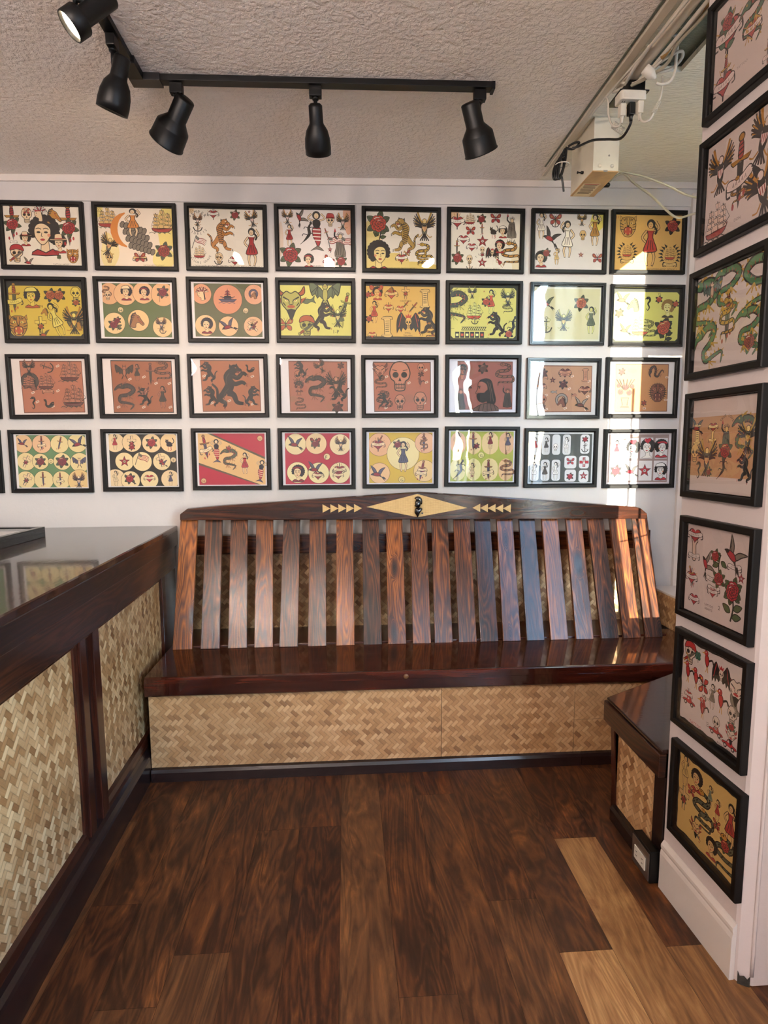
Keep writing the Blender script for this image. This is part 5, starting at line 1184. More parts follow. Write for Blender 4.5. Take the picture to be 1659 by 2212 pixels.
# black cord tied in a hanging coil
CL = thing('cord_coil', 'tied coil of black cord hanging at the left of the transformer box', 'cord', (.940, -.46, 2.60))
for k in range(4):
    w = .010+.003*k; mb = MB()
    mb.tube([(w*math.cos(a)-.012-.022*(1-math.sin(a))/2*1.1-.003*k, -.012+.007*k, -.030-.004*k+(.060-.006*k)*math.sin(a)) for a in [2*PI*j/16 for j in range(17)]], .0045, 7, sub=2)
    mb.build('loop', M['cord'], CL)
mb = MB(); mb.tube([(.028*math.cos(a)-.02, .026*math.sin(a), -.028) for a in [2*PI*j/12 for j in range(13)]], .002, 6, smooth=False); mb.build('cable_tie', M['cordwhite'], CL)
mb = MB(); mb.tube([(.0, -.01, .04), (.02, -.03, .045), (.035, -.04, .04), (.025, 0, .035), (-.005, .01, .045)], .0045, 7); mb.build('knot', M['cord'], CL)
mb = MB(); mb.tube([(-.024, -.01, -.08), (-.016, -.005, -.11), (-.010, 0, -.135)], .0042, 7); mb.build('tail', M['cord'], CL)
cable('wall_cable', [(1.114, -.55, 2.515), (1.175, -.45, 2.556), (1.28, -.45, 2.538), (1.39, -.45, 2.503), (1.50, -.45, 2.462), (1.66, -.45, 2.46), (1.798, -.46, 2.47)], .0045, M['cordgrey'], 'upper grey cable sagging from the transformer box to the right wall')
cable('wall_cable', [(1.114, -.38, 2.505), (1.24, -.32, 2.607), (1.31, -.30, 2.578), (1.40, -.30, 2.521), (1.465, -.30, 2.467), (1.525, -.30, 2.433), (1.60, -.30, 2.452), (1.70, -.3, 2.48), (1.798, -.3, 2.50)], .0050, M['cordgrey'], 'lower grey cable dipping in front of the top right frame')
tag(MB().lathe([(.010, 0), (.010, .020), (.006, .026)], (1.111, -.44, 2.505), (1, 0, 0), 12).build('cable_gland', M['black']), 'black cable gland on the right side of the transformer box', 'cable gland')
# ---------------------------------------------------------------- the framed sheets of the back wall (x, z: centre; rot: hung askew, degrees)
CR = '#e9ddc8'
def B(x, y, rx, ry, c): return ('b', x, y, rx, ry, c)
def C(x, y, r, c=None): return ('c', x, y, r, c or '#e2c68e')
SH = []
def sheet(x, z, rot, label, paper, inner, items, blobs=(), style=0, deckle=False): SH.append((x, z, rot, label, paper, inner, items, blobs, style, deckle))

# row one
sheet(-1.422, 2.399, 0.1, 'black framed white print with large dark-haired lady in red scarf between two rose daggers', '#e8ddcc', None, [
 (PW, 'drose .12 .28 .3;skull .31 .17 .13;chief .47 .14 .13;horse .66 .17 .14 0 f;drose .84 .32 .34 0;ladyhead .5 .48 .34;cowgirl .27 .55 .12 0;cowgirl .7 .62 .16;pirate .15 .8 .15;swallow .3 .93 .09;clover .69 .84 .06;tigerhead .87 .82 .13;butterfly .31 .1 .06;banner .12 .6 .06'),
 ('T', 'TATTOO ARTIST *', .72, .965, .035, '#3a2c22', .5)], [B(.5, .5, .1, .1, '#e6d3b4')])
sheet(-.992, 2.401, 0.1, 'black framed print of two galleons beside a lady seated on a crescent moon', '#ead9c6', None, [
 (PN, 'ship .14 .2 .19;ship .85 .25 .22;rose .86 .72 .17;eagle .15 .62 .2 -15;skull .14 .85 .09;banner .54 .85 .12;butterfly .54 .84 .1'),
 (dict(PW, R='#cf7a2c', Y='#cf8034'), 'peacock .47 .38 .36'), ('T', '22', .04, .06, .07, '#8a6a30'),
 ('T', 'TATTOO ARTIST DETROIT', .72, .965, .03, '#7a6650', .4), (dict(PW, W='#e4cfa4'), 'banner .55 .86 .1')],
 [B(.92, .35, .18, .4, '#e6d07a'), B(.03, .05, .08, .12, '#e4d282'), B(.15, .75, .15, .3, '#ead59a'), B(.85, .85, .2, .2, '#e8d68c')])
sheet(-.563, 2.405, -.1, 'black framed print with orange tiger in the middle and a sailor motto ring top left', '#eadfd0', None, [
 ('A', 'SEMPER', .12, .24, .17, .07, 2.5, .7), ('A', 'FIDELIS', .12, .24, .19, .06, 3.9, 5.5), (dict(PW, Y='#a86c2e'), 'eagle .12 .2 .11;anchor .12 .3 .11'),
 (PW, 'hearts .33 .1 .1;banner .33 .1 .1;rose .62 .11 .1;eagle .84 .16 .15 15;star .81 .05 .03;star .88 .07 .03;flag .13 .6 .12 -20;ship .13 .75 .12;girl .83 .64 .33;heart .6 .87 .11;skull .39 .84 .1;anchor .38 .86 .1;star .22 .55 .02'),
 (dict(PW, Y='#b9772f'), 'tiger .45 .46 .28 0 f'), ('A', 'SAILORS GRAVE', .14, .74, .18, .05, 3.5, 5.9),
 ('T', '39', .04, .05, .06, '#a9772f'), ('T', '* DESIGNED BY OWEN JENSEN TATTOO ARTIST DETROIT *', .5, .975, .045, '#2c241d', .94)], [B(.04, .04, .06, .06, '#e3c9a2')])
sheet(-.137, 2.411, .18, 'black framed print with a flag-striped mermaid and a big red rose bottom left', '#e5dad6', None, [
 (PW, 'eagle .13 .14 .13;swallow .31 .16 .13 -60;mermaid .52 .38 .33;dskull .71 .2 .1;eagle .88 .2 .15;girl .15 .45 .19;rose .16 .78 .22;lizard .37 .42 .19;dagger .66 .42 .1 20;liberty .84 .58 .22;flag .77 .58 .14 10;flag .92 .6 .14 -10;rose .85 .88 .12;bandana .4 .87 .12;butterfly .67 .88 .1 -30;star .7 .68 .05'),
 ('T', 'OWEN JENSEN', .5, .965, .03, '#4a3c34', .16)], [B(.97, .12, .12, .3, '#d9a184'), B(.03, .5, .05, .3, '#e2c8b4')])
sheet(.286, 2.410, .09, 'black framed print fading to yellow with a curly-haired head, standing beast and coiled snake', '#e9dfd2', None, [
 (dict(PW, R='#c2452e'), 'rose .18 .22 .24;stemrose .2 .3 .2'), (dict(PN, S='#e6c79a'), 'tiger .52 .42 .3;eagle .82 .25 .25'),
 (dict(PW, S='#e6cf8c'), 'ladyhead .2 .76 .27 0 f'), (PW, 'hearts .5 .8 .11;dagger .55 .76 .16 -40'), (dict(PN, Y='#c9a03e', G2='#c9a03e'), 'snake .82 .74 .2;snake .8 .8 .14'),
 ('T', '* OWEN JENSEN TATTOO ARTIST *', .5, .975, .035, '#4a3a22', .55)], [B(.5, 1.0, .75, .14, '#e0c46a'), B(.1, .6, .15, .5, '#e3cc84'), B(.35, .9, .4, .2, '#e4ca78')])
sheet(.706, 2.414, -.14, 'black framed print crowded with tiny figures, black cat and USA lettering', '#e8dfd0', None, [
 (PW, 'hearts .1 .17 .14;ship .28 .13 .11;rose .44 .12 .1;butterfly .64 .11 .1;cat .61 .33 .13;sailorgirl .74 .33 .11;liberty .87 .24 .19;butterfly .29 .33 .09;heart .19 .47 .11;heart .31 .6 .1;star .46 .5 .12;dagger .45 .3 .1;rose .11 .8 .13;dagger .1 .63 .13;skull .28 .82 .08;anchor .28 .92 .08;star .46 .87 .1;batskull .6 .72 .12;bandana .7 .58 .12;girl .7 .85 .12 40;snake .87 .72 .22;skullrose .46 .68 .09'),
 ('A', 'TEXAS', .46, .86, .14, .05, 2.5, .6), ('T', 'USA', .87, .49, .09, '#2c241d'), ('T', '* OWEN JENSEN TATTOO ARTIST *', .5, .975, .035, '#4a3a2a', .55)], [B(.05, .05, .1, .1, '#e0b88e'), B(.95, .85, .1, .3, '#e3d2b0')])
sheet(1.131, 2.418, .14, 'black framed pale print with slim ladies, a red swallow and yellow corner', '#ded6d4', None, [
 (dict(PW, B='#3a3436'), 'girlw .1 .22 .23;girlw .48 .45 .33 0 f;girly .87 .28 .28;swallow .25 .43 .17 -20;ladyhead .1 .8 .15'),
 (PN, 'butterfly .3 .12 .12;anchor .3 .16 .1;eagle .68 .1 .12;skull .7 .38 .09;rose .18 .7 .1;girlw .33 .75 .15;star .68 .72 .06;butterfly .92 .78 .1')], [B(.9, .12, .14, .2, '#e0cf5e')])
sheet(1.542, 2.422, .28, 'black framed amber print with tiger head, lady in red and galleon', '#d9ab5e', None, [
 (dict(PO, Y='#c99a4c'), 'tigerhead .2 .22 .2;wreath .83 .72 .22;wreath .2 .68 .2'), (dict(PO, R='#b8362a', S='#d9ab6a'), 'girl .53 .5 .42;rose .85 .2 .17'),
 ('T', '11', .04, .06, .07, '#b0562e'), ('T', 'EN TATTOO ARTIST DETROIT *', .72, .965, .04, '#3a2a1a', .5)])
# row two
clip = lambda c, l=.03, t=.09, r=.97, b=.93, k=.035: [('p', [(l+k, t), (r-k, t), (r, t+k*1.3), (r, b-k*1.3), (r-k, b), (l+k, b), (l, b-k*1.3), (l, t+k*1.3)], c)]
sheet(-1.431, 2.057, 0.0, 'black framed mustard print with sailor girl and twin roses, left end of second row', '#23211b', None, [
 (PY, 'dban .1 .3 .25;sailorgirl .32 .28 .18;rose .57 .24 .13;rose .68 .24 .13;skullrose .9 .26 .17;girlw .62 .65 .3 20;horseshoe .88 .68 .2;eagle .86 .66 .24;tigerhead .13 .76 .2;flag .13 .72 .12;cross .42 .75 .15;swallow .46 .9 .1;horse .48 .52 .07'),
 ('T', 'U.S.M.M.', .87, .82, .05, '#2a2415', .2), ('T', 'USN', .42, .43, .06, '#2a2415'), ('T', '4', .97, .9, .05, '#4a3c20')], clip('#cdb13e'))
sheet(-1.006, 2.061, -.01, 'black framed green print with four discs above three, skull disc first', '#e6dfe0', (.06, .04, .96, .955, '#5f6b42'), [
 (PM, 'snake .12 .19 .1;skull .13 .25 .08;sailorgirl .37 .2 .13;bandana .61 .2 .12;rose .86 .18 .12;flag .86 .27 .08;rose .19 .74 .11;stemrose .24 .72 .12;horse .5 .66 .14 0 f;eagle .82 .72 .12;anchor .84 .82 .08'),
 ('T', 'H', .29, .5, .08, '#333026')], [C(.15, .22, .18, '#dda87c'), C(.36, .22, .19, '#e0b084'), C(.6, .2, .18, '#e0b084'), C(.86, .22, .2, '#dfae80'), C(.2, .72, .18, '#e2c08c'), C(.52, .67, .18, '#e2bc86'), C(.84, .78, .17, '#e2c08c'), C(.29, .49, .045, '#dcc694')])
sheet(-.568, 2.066, .02, 'black framed green print with battleship disc centred over a swallow disc', '#e6dfe2', (.05, .04, .96, .955, '#646447'), [
 (PM, 'chief .15 .22 .12;warship .5 .28 .16;pagoda .5 .22 .1;horseshoe .85 .22 .11;ladyhead .2 .76 .14 0;swallow .5 .76 .14 20;cross .83 .77 .11 45;dagger .83 .77 .12 -45;skull .83 .76 .07'),
 ('T', 'H', .74, .52, .08, '#333026'), ('T', 'USN', .83, .66, .05, '#4a3440')], [C(.15, .22, .17, '#dc9a76'), C(.5, .31, .25, '#d98f6e'), C(.86, .22, .17, '#dca080'), C(.19, .76, .18, '#e0b888'), C(.5, .77, .17, '#e2b88a'), C(.84, .77, .17, '#dcae86'), C(.74, .5, .045, '#e0c49a')])
sheet(-.139, 2.069, .13, 'black framed lime print with horned devil mask, spread bat and black panther', '#24251c', (.0, .06, 1, .93, '#cfc86a'), [
 (dict(PL, R='#a8512c', S='#a9a252'), 'devil .16 .36 .28;bat .63 .22 .28;fish .4 .33 .13 10;pirate .37 .77 .18;panther .6 .6 .25 0 f;eagle .8 .58 .2;dagger .9 .42 .24 -15;girlb .84 .6 .2;butterfly .08 .75 .14'),
 ('T', '1-P', .77, .86, .09, '#20201a')])
sheet(.282, 2.067, -.09, 'black framed golden print crowded with black winged skull, altar and cobra, reading 91', '#26211a', (.0, .05, 1, .93, '#d2a855'), [
 (dict(PO, K2='#2e2a28'), 'ladyhead .17 .17 .12;butterfly .16 .14 .13;heart .37 .18 .12;horse .36 .12 .07;cross .57 .16 .11;scroll .84 .26 .18;heart .5 .44 .09;dagger .56 .38 .1 -40;hearts .33 .42 .09;dagger .67 .42 .12 -40;girl .13 .5 .2;scroll .31 .76 .2;batskull .61 .72 .22;panther .88 .65 .25;snake .93 .82 .15;heart .1 .9 .08;rose .06 .62 .08;star .24 .05 .02;rose .04 .2 .07'),
 ('T', "A SAILOR'S GRAVE", .57, .3, .04, '#2a2018', .16), ('T', 'SHALL', .6, .86, .04, '#2a2018'), ('T', 'TRIUMPH', .6, .91, .04, '#2a2018'), ('T', '91', .79, .88, .09, '#20180f')])
sheet(.704, 2.068, .2, 'black framed lime print with sea dragon, sailing ship and chain along the bottom', '#2c3028', None, [
 (PG, 'dragon .12 .4 .3;eagle .33 .14 .11;ship .36 .48 .17;anchor .37 .62 .09;girl .6 .3 .22;rose .53 .3 .1;eagle .84 .22 .17;snake .84 .4 .12;panther .67 .7 .22;lizard .88 .75 .18;rose .86 .87 .1;rope .36 .78 .23;chain .3 .89 .27;star .22 .2 .02;star .5 .12 .02'),
 ('T', 'DON', .05, .78, .03, '#333'), ('T', '40', .56, .95, .06, '#555a40')], clip('#cdc870', .03, .06, .96, .95))
sheet(1.134, 2.066, .08, 'black double-edged frame whose glass mirrors the bright window, second row', '#d8d6c8', (.03, .05, .97, .95, '#c9c49a'), [
 (PL, 'swallow .2 .3 .15;rose .7 .3 .16;girlb .85 .6 .25;eagle .45 .6 .2;anchor .2 .7 .15')], style=1)
sheet(1.550, 2.062, .21, 'black double-edged frame with yellow print of a fair-haired lady above an orange rose', '#2a2c24', None, [
 (dict(PL, R='#c8543a', S='#d6d27c', G='#2a332c', B='#6a7044'), 'swallow .15 .2 .14;rose .1 .45 .1;horse .3 .3 .13;ship .42 .7 .2;swallow .2 .75 .12;seahorse .53 .28 .14;snake .55 .75 .18;rose .76 .72 .2;stemrose .8 .75 .22;rose .93 .28 .08;rose .68 .2 .08'),
 (dict(PL, K='#8a6a30', R='#2f3a30', R2='#d29a5a', S='#d9d488'), 'ladyhead .81 .36 .17'), ('T', '73', .68, .11, .06, '#5a5a34')], clip('#cfcb6a', .02, .07, .98, .95), style=1)
# row three
kr = ('#ab6448', '#98583a', '#a46242', '#a26350', '#a5604a', '#8f5247', '#ac7f62', '#b57f52')
def kraft(i, l, t, r, b, edge='#6e4030'):
    rnd = random.Random(i); k = .012
    return [('p', [(l, t), (r, t+.004), (r+k*.5, b), (l+k, b+.006)], edge), ('p', [(l+.008, t+.02), (r-.01, t+.02), (r-.004, b-.015), (l+k+.008, b-.01)], kr[i])] + [B(l+(r-l)*rnd.random(), t+(b-t)*rnd.random(), .05+.06*rnd.random(), .04+.05*rnd.random(), tuple(int(kr[i][1+2*j:3+2*j], 16)/255*(.93+.1*rnd.random()) for j in range(3)))+((l+.01, t+.02, r-.01, b-.01),) for _ in range(5)]
tl = 'tagl %.2f %.2f .03 25'
sheet(-1.436, 1.696, .32, 'black framed brown kraft sheet of galleons, anchor and seahorse on white mount', '#e2d2cd', None, [
 (PK, 'eagle .24 .16 .14;horseshoe .24 .42 .2;ship .22 .42 .13;anchor .48 .16 .12 70;ship .77 .25 .2;ship .8 .68 .22;ship .45 .42 .16;banner .47 .58 .1;seahorse .27 .78 .12;whale .47 .8 .11'), (PK, ';'.join(tl % p for p in ((.62, .14), (.87, .32), (.6, .57), (.27, .6), (.32, .76), (.52, .84), (.86, .8))))], kraft(0, .12, .05, .94, .95))
sheet(-1.008, 1.698, -.13, 'black framed dark-edged kraft sheet of bat, cobra and serpent on white mount', '#e3d5d2', None, [
 (PK, 'bat .3 .25 .16;girlb .47 .25 .15;dagger .65 .28 .19;snake .82 .24 .18;dragon .32 .68 .24;panther .55 .68 .16;devil .55 .6 .1;girlb .8 .68 .2'), (PK, ';'.join(tl % p for p in ((.37, .37), (.56, .33), (.72, .44), (.9, .44), (.2, .86), (.54, .86), (.9, .86))))], kraft(1, .12, .04, .94, .96, '#2e2320'))
sheet(-.577, 1.702, .3, 'black framed kraft sheet of one large black panther among four small ones', '#e2d6d4', None, [
 (PK, 'panther .55 .5 .38 0 f;panther .22 .25 .18;panther .25 .68 .18;panther .82 .68 .18 0 f;whale .8 .2 .1'), (PK, ';'.join(tl % p for p in ((.17, .32), (.83, .33), (.26, .8), (.5, .76), (.82, .82))))], kraft(2, .12, .04, .93, .95))
sheet(-.145, 1.702, -.12, 'black framed kraft sheet with a curling dragon beside a long-tailed bird', '#dfd8de', None, [
 (PK, 'panther .28 .2 .15;skull .25 .32 .1;urn .26 .52 .14;skull .38 .38 .07;snake .28 .82 .12;dragon .52 .55 .25;ladyhead .26 .5 .1;eagle .56 .14 .13 30;eagle .78 .45 .24;panther .8 .55 .22;rose .85 .13 .07;rose .8 .88 .12')], kraft(3, .12, .05, .94, .95))
sheet(.278, 1.701, .19, 'black framed kraft sheet centred on one large grinning skull', '#ddd9e2', None, [
 (dict(PK, S='#b8775e'), 'skull .5 .32 .28;devil .22 .22 .15;snake .23 .42 .14;skullrose .8 .2 .13;bird .79 .42 .1;snake .28 .75 .18;panther .26 .72 .14;skull .5 .78 .14;skull .79 .76 .17;cross .5 .85 .08'), (PK, ';'.join(tl % p for p in ((.31, .32), (.63, .43), (.87, .2), (.88, .42), (.3, .88), (.85, .8))))], kraft(4, .12, .05, .94, .95, '#3a2a28'))
sheet(.704, 1.706, -.01, 'black framed reddish kraft sheet with a bearded long-haired man', '#d6d6e4', None, [
 (dict(PK, R='#6a4a44'), 'urn .2 .25 .14;ladyhead .2 .2 .1;rose .5 .18 .11;liberty .18 .72 .2;rose .29 .5 .08;liberty .86 .7 .18;snake .82 .3 .22'), (dict(PK, S='#96594a', R='#4a3630', B='#5e423a'), 'beardman .52 .66 .3'), ('T', 'S', .16, .08, .08, '#4a302a')], kraft(5, .13, .05, .93, .93))
sheet(1.125, 1.693, -.05, 'black double-edged frame with faded kraft sheet of small ornaments, glass catching a light streak', '#c8c6c8', None, [
 (dict(PK, B='#8a8078'), 'rose .2 .22 .1;banner .2 .3 .09;heart .52 .2 .12;banner .52 .24 .1;scroll .82 .25 .13;star .34 .34 .07;rose .5 .42 .1;heart .18 .46 .1;heart .82 .52 .12;banner .82 .52 .1;fish .36 .56 .07;skullrose .2 .75 .15;horseshoe .48 .72 .16;flag .66 .64 .06;swallow .78 .78 .14'), (PK, ';'.join(tl % p for p in ((.14, .32), (.63, .27), (.88, .36), (.59, .5), (.25, .62), (.87, .64), (.26, .88), (.54, .86), (.85, .88))))], kraft(6, .12, .07, .92, .93), style=1)
sheet(1.541, 1.698, -.04, 'black framed tan kraft sheet of a flower urn, lion head and dragon, half in sunlight', '#ddd6d4', None, [
 (dict(PK, R='#a8443c'), 'rose .2 .2 .08;urn .26 .6 .26;dragon .72 .2 .15 70;rose .55 .78 .06'), (PK, 'lion .75 .58 .19;tagl .88 .3 .03;tagl .88 .72 .03;tagl .56 .88 .03')], kraft(7, .1, .05, .9, .94))
# row four
cc = '#e3cb92'
sheet(-1.452, 1.333, -.23, 'black framed green print of twelve round discs marked D', '#e4dcdc', (.045, .03, .965, .965, '#5f8256'), [
 (PM, 'swallow .13 .17 .09;dban .38 .18 .13;dagger .62 .18 .12 -15;swallow .87 .17 .13 20;cross .16 .5 .11 -25;rose .35 .5 .11;rose .64 .5 .13;bat .87 .52 .12;cross .15 .82 .12 -25;dagger .37 .82 .13;dban .6 .82 .12;eagle .85 .83 .14'), ('T', 'D', .49, .5, .07, '#333a26')],
 [C(.13, .18, .16, '#e0b688'), C(.38, .19, .16, '#e2b48c'), C(.62, .19, .155, cc), C(.86, .17, .165, cc), C(.16, .5, .155, cc), C(.35, .5, .14, cc), C(.64, .5, .15, cc), C(.88, .52, .17, cc), C(.14, .83, .155, cc), C(.38, .83, .165, cc), C(.62, .83, .155, cc), C(.86, .85, .2, '#e2bd80'), C(.49, .495, .045, cc)])
sheet(-1.012, 1.336, -.3, 'black framed black print of eleven round discs with a cat on 13', '#e4dddd', (.05, .03, .965, .965, '#27221f'), [
 (dict(PM, R='#b02c38'), 'girl .13 .17 .14;cross .36 .18 .12;rose .36 .26 .07;rose .63 .18 .12;cat .87 .2 .13;star .25 .52 .11;flag .49 .5 .12 -20;cross .75 .5 .12 15;swallow .78 .55 .08;girlw .12 .82 .14;rose .31 .83 .11;swallow .32 .85 .1;heart .58 .82 .1;girlb .87 .83 .13'), ('T', 'F', .92, .5, .07, '#333026')],
 [C(.13, .18, .17, '#e6c79c'), C(.36, .18, .165, '#e8c89a'), C(.63, .19, .165, '#e8c89a'), C(.88, .18, .17, '#e6c290'), C(.25, .52, .16, '#ead09e'), C(.49, .52, .17, '#ead09e'), C(.76, .52, .155, '#ead09e'), C(.12, .83, .17, '#e8caa0'), C(.32, .86, .165, '#ead09e'), C(.58, .85, .155, '#ead09e'), C(.87, .84, .165, '#e6c79c'), C(.92, .49, .045, '#e6c79c')])
sheet(-.574, 1.339, -.13, 'black framed red print crossed by a diagonal cream band of figures', '#e2dadd', (.04, .03, .965, .965, '#b3203a'), [
 (dict(PM, R='#b02c38'), 'dban .14 .28 .22 10;mermaid .29 .35 .21;dragon .48 .5 .2;girl .68 .57 .2;mermaid .9 .72 .2 -10;rose .46 .3 .06;hearts .14 .36 .06'), ('T', 'H', .9, .13, .07, '#8a3a3a'), ('T', 'H', .1, .9, .07, '#8a3a3a')],
 [('p', [(.04, .03), (.22, .03), (.965, .46), (.965, .965), (.86, .965), (.04, .6)], '#5f5040'), ('p', [(.04, .03), (.17, .03), (.965, .5), (.965, .965), (.9, .965), (.04, .56)], '#deb27a'), C(.9, .12, .045, '#dcb080'), C(.1, .89, .045, '#dcb080')])
sheet(-.146, 1.339, -.1, 'black framed crimson print of six round discs marked F', '#dcd8e0', (.05, .03, .965, .965, '#b0203c'), [
 (PM, 'swallow .2 .22 .14;butterfly .48 .2 .1;rose .48 .22 .1;eagle .84 .22 .14;bandana .22 .76 .16;swallow .48 .68 .14;heart .51 .8 .11;heart .8 .8 .1;banner .8 .72 .11;hearts .82 .7 .12'), ('T', 'F', .63, .47, .09, '#333')],
 [C(.2, .23, .19, '#e4cfa0'), C(.49, .22, .19, '#e2c296'), C(.83, .24, .19, '#e4cfa6'), C(.22, .75, .19, '#ead9a4'), C(.52, .76, .19, '#ead9a4'), C(.82, .76, .19, '#e8d6a6'), C(.64, .46, .055, '#e6cfa0')])
sheet(.280, 1.341, -.09, 'black framed yellow print of discs, the big centre one holding a robed lady', '#dad8e4', (.05, .03, .965, .965, '#cfac38'), [
 (PM, 'hearts .18 .25 .13;swallow .18 .78 .15;dagger .19 .2 .13 -30;girlb .54 .47 .29;snakedag .84 .22 .17;dban .81 .74 .19 -12;heart .82 .72 .09;rose .46 .25 .1'), ('T', 'G', .52, .91, .08, '#333')],
 [C(.2, .25, .21, '#e0ac84'), C(.54, .42, .30, '#e4d29a'), C(.86, .22, .19, '#dfae8a'), C(.2, .78, .19, '#e4b888'), C(.85, .74, .2, '#e6c48c'), C(.52, .9, .055, '#e0c870')])
sheet(.704, 1.346, -.25, 'black framed pale green print of eight oval discs with lizard and snake, marked G', '#d6d8e6', (.04, .03, .965, .965, '#aab04a'), [
 (PM, 'girlw .14 .22 .18;dagger .37 .22 .17;girl .62 .2 .16;girlb .88 .22 .17;lizard .15 .75 .18;girlw .36 .76 .15;dban .6 .75 .19;snake .88 .73 .17'), (PM, 'star .36 .86 .04;rose .42 .3 .07'), ('T', 'G', .49, .48, .08, '#333')],
 [('r', .04, .04, .26, .46, '#deb08c', .16), ('r', .27, .04, .49, .46, '#e2c896', .16), ('r', .5, .04, .74, .46, '#e2c896', .16), ('r', .75, .04, .965, .46, '#dcb08e', .16), ('r', .04, .53, .26, .955, '#e4dca0', .16), ('r', .27, .53, .49, .955, '#e6dca0', .16), ('r', .5, .53, .74, .955, '#e4d09a', .16), ('r', .75, .53, .965, .955, '#deb88c', .16), C(.49, .47, .055, '#dcd490')])
gr = [('r', .06+.155*i, .06, .18+.155*i, .44, '#d5d5d8', .05) for i in range(4)] + [('r', .79, .06, .93, .42, '#dcdcde', .05)] + [('r', .05+.16*i, .53, .18+.16*i, .93, '#dcdce0', .05) for i in range(3)] + [('r', .56, .46, .74, .7, '#dcdce0', .05), ('r', .78, .46, .93, .7, '#dcdce0', .05), ('r', .57, .72, .74, .95, '#dcdce0', .05), ('r', .78, .73, .93, .96, '#dcdce0', .05)]
sheet(1.122, 1.337, -.17, 'black framed dark grey print of small white playing-card panels', '#d2d4d8', (.03, .05, .965, .965, '#4b4f4c'), [
 (PB, 'girl .12 .25 .14;girlb .28 .25 .14;skull .42 .3 .07;girlw .58 .25 .15;rose .86 .15 .07;anchor .86 .31 .09;girlw .11 .74 .17;girlb .27 .74 .17;girlw .43 .74 .17;butterfly .65 .57 .08;rose .65 .85 .08;redcross .855 .58 .09;star .855 .84 .09')], gr)
pl = [('r', .07+.225*i, .1+.01*(i % 2), .26+.225*i, .5, '#ddd9dc', .01) for i in range(4)] + [('r', .06+.225*i, .54, .26+.225*i, .92, '#e2dee0', .01) for i in range(4)]
sheet(1.544, 1.331, -.04, 'black framed print of eight white cards with ladies and a red star', '#ddd4d8', (.04, .04, .95, .95, '#9c8580'), [
 (dict(PB, R='#c22c3c'), 'girl .16 .3 .16;heartlady .4 .32 .18;heartlady .62 .3 .19;bandana .85 .3 .18 0 f;rose .16 .73 .13;swallow .4 .73 .14;star .6 .73 .14;sailorgirl .84 .74 .17')], pl)
# the two whose right edges just show at the left of the photo
sheet(-1.866, 1.696, 0, 'black frame cut by the left photo edge, third row, only its right side showing', '#d9cbc8', (.1, .05, .93, .95, '#b0704e'), [(PK, 'ship .5 .5 .3')])
sheet(-1.882, 1.333, 0, 'black frame cut by the left photo edge, bottom row, only its right side showing', '#d9cbc8', (.05, .05, .95, .95, '#5f8256'), [(PM, 'rose .5 .5 .2')])

# ---- the seven frames down the white column (s: distance along it, z)
RS = []
def rsheet(s, z, label, paper, inner, items, blobs=(), deckle=False): RS.append((s, z, 0, label, paper, inner, items, blobs, 0, deckle))
rsheet(.16, 2.405, 'black framed white print of pale pink heart daggers, topmost on the column', '#cdb8b0', None, [
 (PR, 'dban .55 .12 .17;hearts .2 .34 .2;stemrose .18 .3 .2;dragon .54 .44 .22;hearts .53 .5 .12;heart .87 .34 .17;dban .9 .5 .22;hearts .17 .78 .16;dagger .19 .7 .18;dban .75 .85 .12'), ('T', 'TATTOO', .42, .75, .035, '#8a7a74')])
rsheet(.155, 2.068, 'black framed white print of eagles around a banner dagger, second on the column', '#cbb7b0', None, [
 (dict(PR, R='#a34440', Y='#b0782c', B='#3e3836'), 'eagle .22 .3 .24;eagle .8 .25 .26 -15;dban .5 .45 .34;eagle .8 .7 .28 15;ship .2 .8 .2;snake .5 .62 .14;swallow .84 .66 .2'), ('T', 'DON', .5, .88, .04, '#6a5f5c')])
rsheet(.141, 1.732, 'black framed white print of green dragons, third on the column', '#cbbab4', None, [
 (dict(PD, R='#9b4a3a'), 'dragon .17 .35 .32;dragon .5 .25 .27;snakedag .5 .5 .26;dragon .87 .3 .3 0 f;dragon .82 .7 .24;dragon .27 .75 .26 30;rose .82 .8 .12;bat .25 .2 .15')])
rsheet(.151, 1.399, 'black framed brown sheet between white bands, fourth on the column', '#cbb8b0', (.0, .2, 1, .82, '#b98a62'), [
 (dict(PN, K='#3a302e', B='#5c6058'), 'swallow .1 .3 .1;scroll .1 .38 .12;hand .35 .36 .12;liberty .55 .42 .15;rose .55 .55 .12;dragon .82 .42 .22;eagle .85 .4 .18;skull .08 .58 .1;eagle .28 .62 .2;lizard .5 .73 .12;panther .82 .72 .14;seahorse .16 .76 .1;rose .32 .77 .06'), ('A', 'TRUE LOVE', .55, .3, .1, .04, 2.6, .5)])
rsheet(.157, 1.05, 'black framed white print of banner hearts and red rose, fifth on the column', '#c8b4ae', None, [
 (dict(PW, W='#d0c0ba', R='#a32c34', S='#c8a898'), 'hand .14 .22 .2;hearts .12 .6 .1;dagger .12 .6 .12 20;heart .18 .83 .09;rose .48 .3 .09;swallow .36 .42 .12 -60;stemrose .55 .45 .18 180;banner .45 .55 .1;heart .47 .68 .08;swallow .75 .25 .16 -30;banner .76 .36 .1;star .86 .45 .06;stemrose .76 .68 .23;rose .75 .62 .14;banner .48 .64 .1'), ('T', '2', .58, .82, .06, '#4a3c3a'), ('T', 'TATTOO', .42, .84, .035, '#4a3c3a'), ('T', 'HEARTS', .42, .88, .035, '#4a3c3a')])
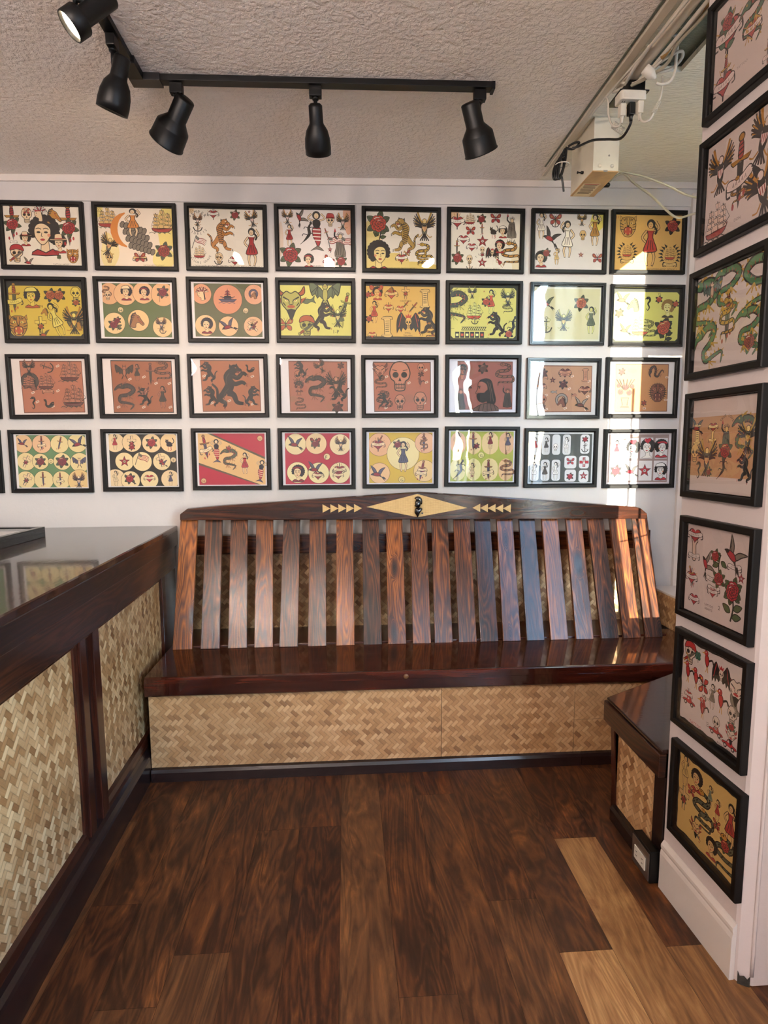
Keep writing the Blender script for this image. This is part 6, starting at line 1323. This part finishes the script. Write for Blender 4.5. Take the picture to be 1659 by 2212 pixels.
rsheet(.163, .717, 'black framed rough-edged white print of red birds, cars and skull, sixth on the column', '#1c1a18', (.03, .05, .97, .95, '#cbbab4'), [
 (dict(PW, R='#b02a2c', G='#3f6a58', Y='#c08a34', W='#d2c2bc', S='#cdb8a8'), 'pirate .15 .18 .13;clover .28 .16 .08;bird .43 .17 .13;batskull .65 .25 .14;devil .87 .3 .15;fish .86 .45 .13 -60;bird .13 .4 .13;bird .27 .42 .13;butterfly .4 .44 .1 90;girlb .54 .5 .14;bird .67 .5 .14;skullrose .84 .6 .14;hearts .16 .65 .07;car .17 .72 .1;bird .4 .7 .13;girl .42 .64 .1;skull .62 .76 .08;car .62 .84 .1;devil .84 .78 .09;car .82 .88 .1'),
 ('T', 'EASY GO', .45, .56, .035, '#3a3030'), ('T', 'LUCKY', .84, .7, .035, '#3a3030'), ('T', 'BORN TO RIDE', .75, .94, .03, '#3a3030', .2), ('T', 'TATTOO', .3, .93, .05, '#a82a34', .3)], deckle=True)
rsheet(.174, .374, 'black framed rough-edged tan print centred on a coiled snake, lowest on the column', '#1a1714', (.04, .06, .95, .95, '#c9a362'), [
 (dict(PW, R='#a33430', G2='#5a5a44', S='#c9a06a', W='#c9a362', B='#7b7f6a'), 'girlw .14 .22 .18;ladyhead .33 .22 .13;butterfly .26 .4 .07;girlb .56 .26 .12;girl .68 .34 .12;girl .87 .38 .24;cross .14 .55 .14;snake .47 .5 .22;snake .5 .6 .13;star .68 .52 .06;butterfly .68 .5 .06;devil .37 .77 .1;dagger .36 .8 .12 60;ladyhead .62 .8 .12;snake .84 .75 .22;rose .82 .64 .1')], deckle=True)

def moulding(w, h, fwid, dep, style):
    """mitred frame with its own profile: list of (distance in from the outside edge, depth)"""
    if style == 0: prof = [(0, 0), (0, dep*.86), (.0018, dep), (fwid-.0035, dep), (fwid, dep*.86), (fwid, dep*.30), (fwid+.003, dep*.30), (fwid+.003, 0)]
    else: prof = [(0, 0), (0, dep*.7), (.002, dep*.85), (.006, dep*.85), (.007, dep), (.011, dep), (.0125, dep*.78), (.016, dep*.78), (fwid, dep*.55), (fwid, dep*.3), (fwid+.003, dep*.3), (fwid+.003, 0)]
    vs = []
    for d, y in prof:
        for sx, sz in ((-1, 1), (1, 1), (1, -1), (-1, -1)): vs.append((sx*(w/2-d), -y, sz*(h/2-d)))
    fs = []
    n = len(prof)
    for i in range(n):
        j = (i+1) % n
        for k in range(4): fs.append((i*4+k, i*4+(k+1) % 4, j*4+(k+1) % 4, j*4+k))
    return vs, fs

def hang(loc, rz, w, h, rec, i, group):
    x_, z_, rot, label, paper, inner, items, blobs, style, deckle = rec
    t = thing('picture_frame', label, 'picture frame', loc, rz, group)
    t.rotation_euler = (0, math.radians(-rot), rz)
    fwid = .0185; dep = .021 if style == 0 else .024
    mb = MB(); vs, fs = moulding(w, h, fwid, dep, style); mb.add(vs, fs); mb.build('moulding', M['frameblk'] if style == 0 else M['frameblk2'], t)
    ow, oh = w-2*fwid, h-2*fwid
    b = MB(); b.box(-ow/2-.001, ow/2+.001, -.004, -.001, -oh/2-.001, oh/2+.001); b.build('backing', M['darkgap'], t)
    a = make_sheet(ow+.004, oh+.004, paper, inner, items, deckle, blobs, i+1)
    sheet_object(a, 'print', t, (0, -.0055, 0), (PI/2, 0, 0))
    g = MB(); g.box(-ow/2-.001, ow/2+.001, -.0155, -.0140, -oh/2-.001, oh/2+.001); g.build('glass', M['glass'], t)
    return t
for i, rec in enumerate(SH): hang((rec[0], -.0005, rec[1]), 0, .39, .309, rec, i, 'framed sheets on the back wall')
th = math.radians(1.96)
for i, rec in enumerate(RS):
    hang((.9935+rec[0]*math.sin(th), -1.352-rec[0]*math.cos(th), rec[1]), -PI/2+th, .300, .295, rec, 100+i, 'framed sheets down the white column')
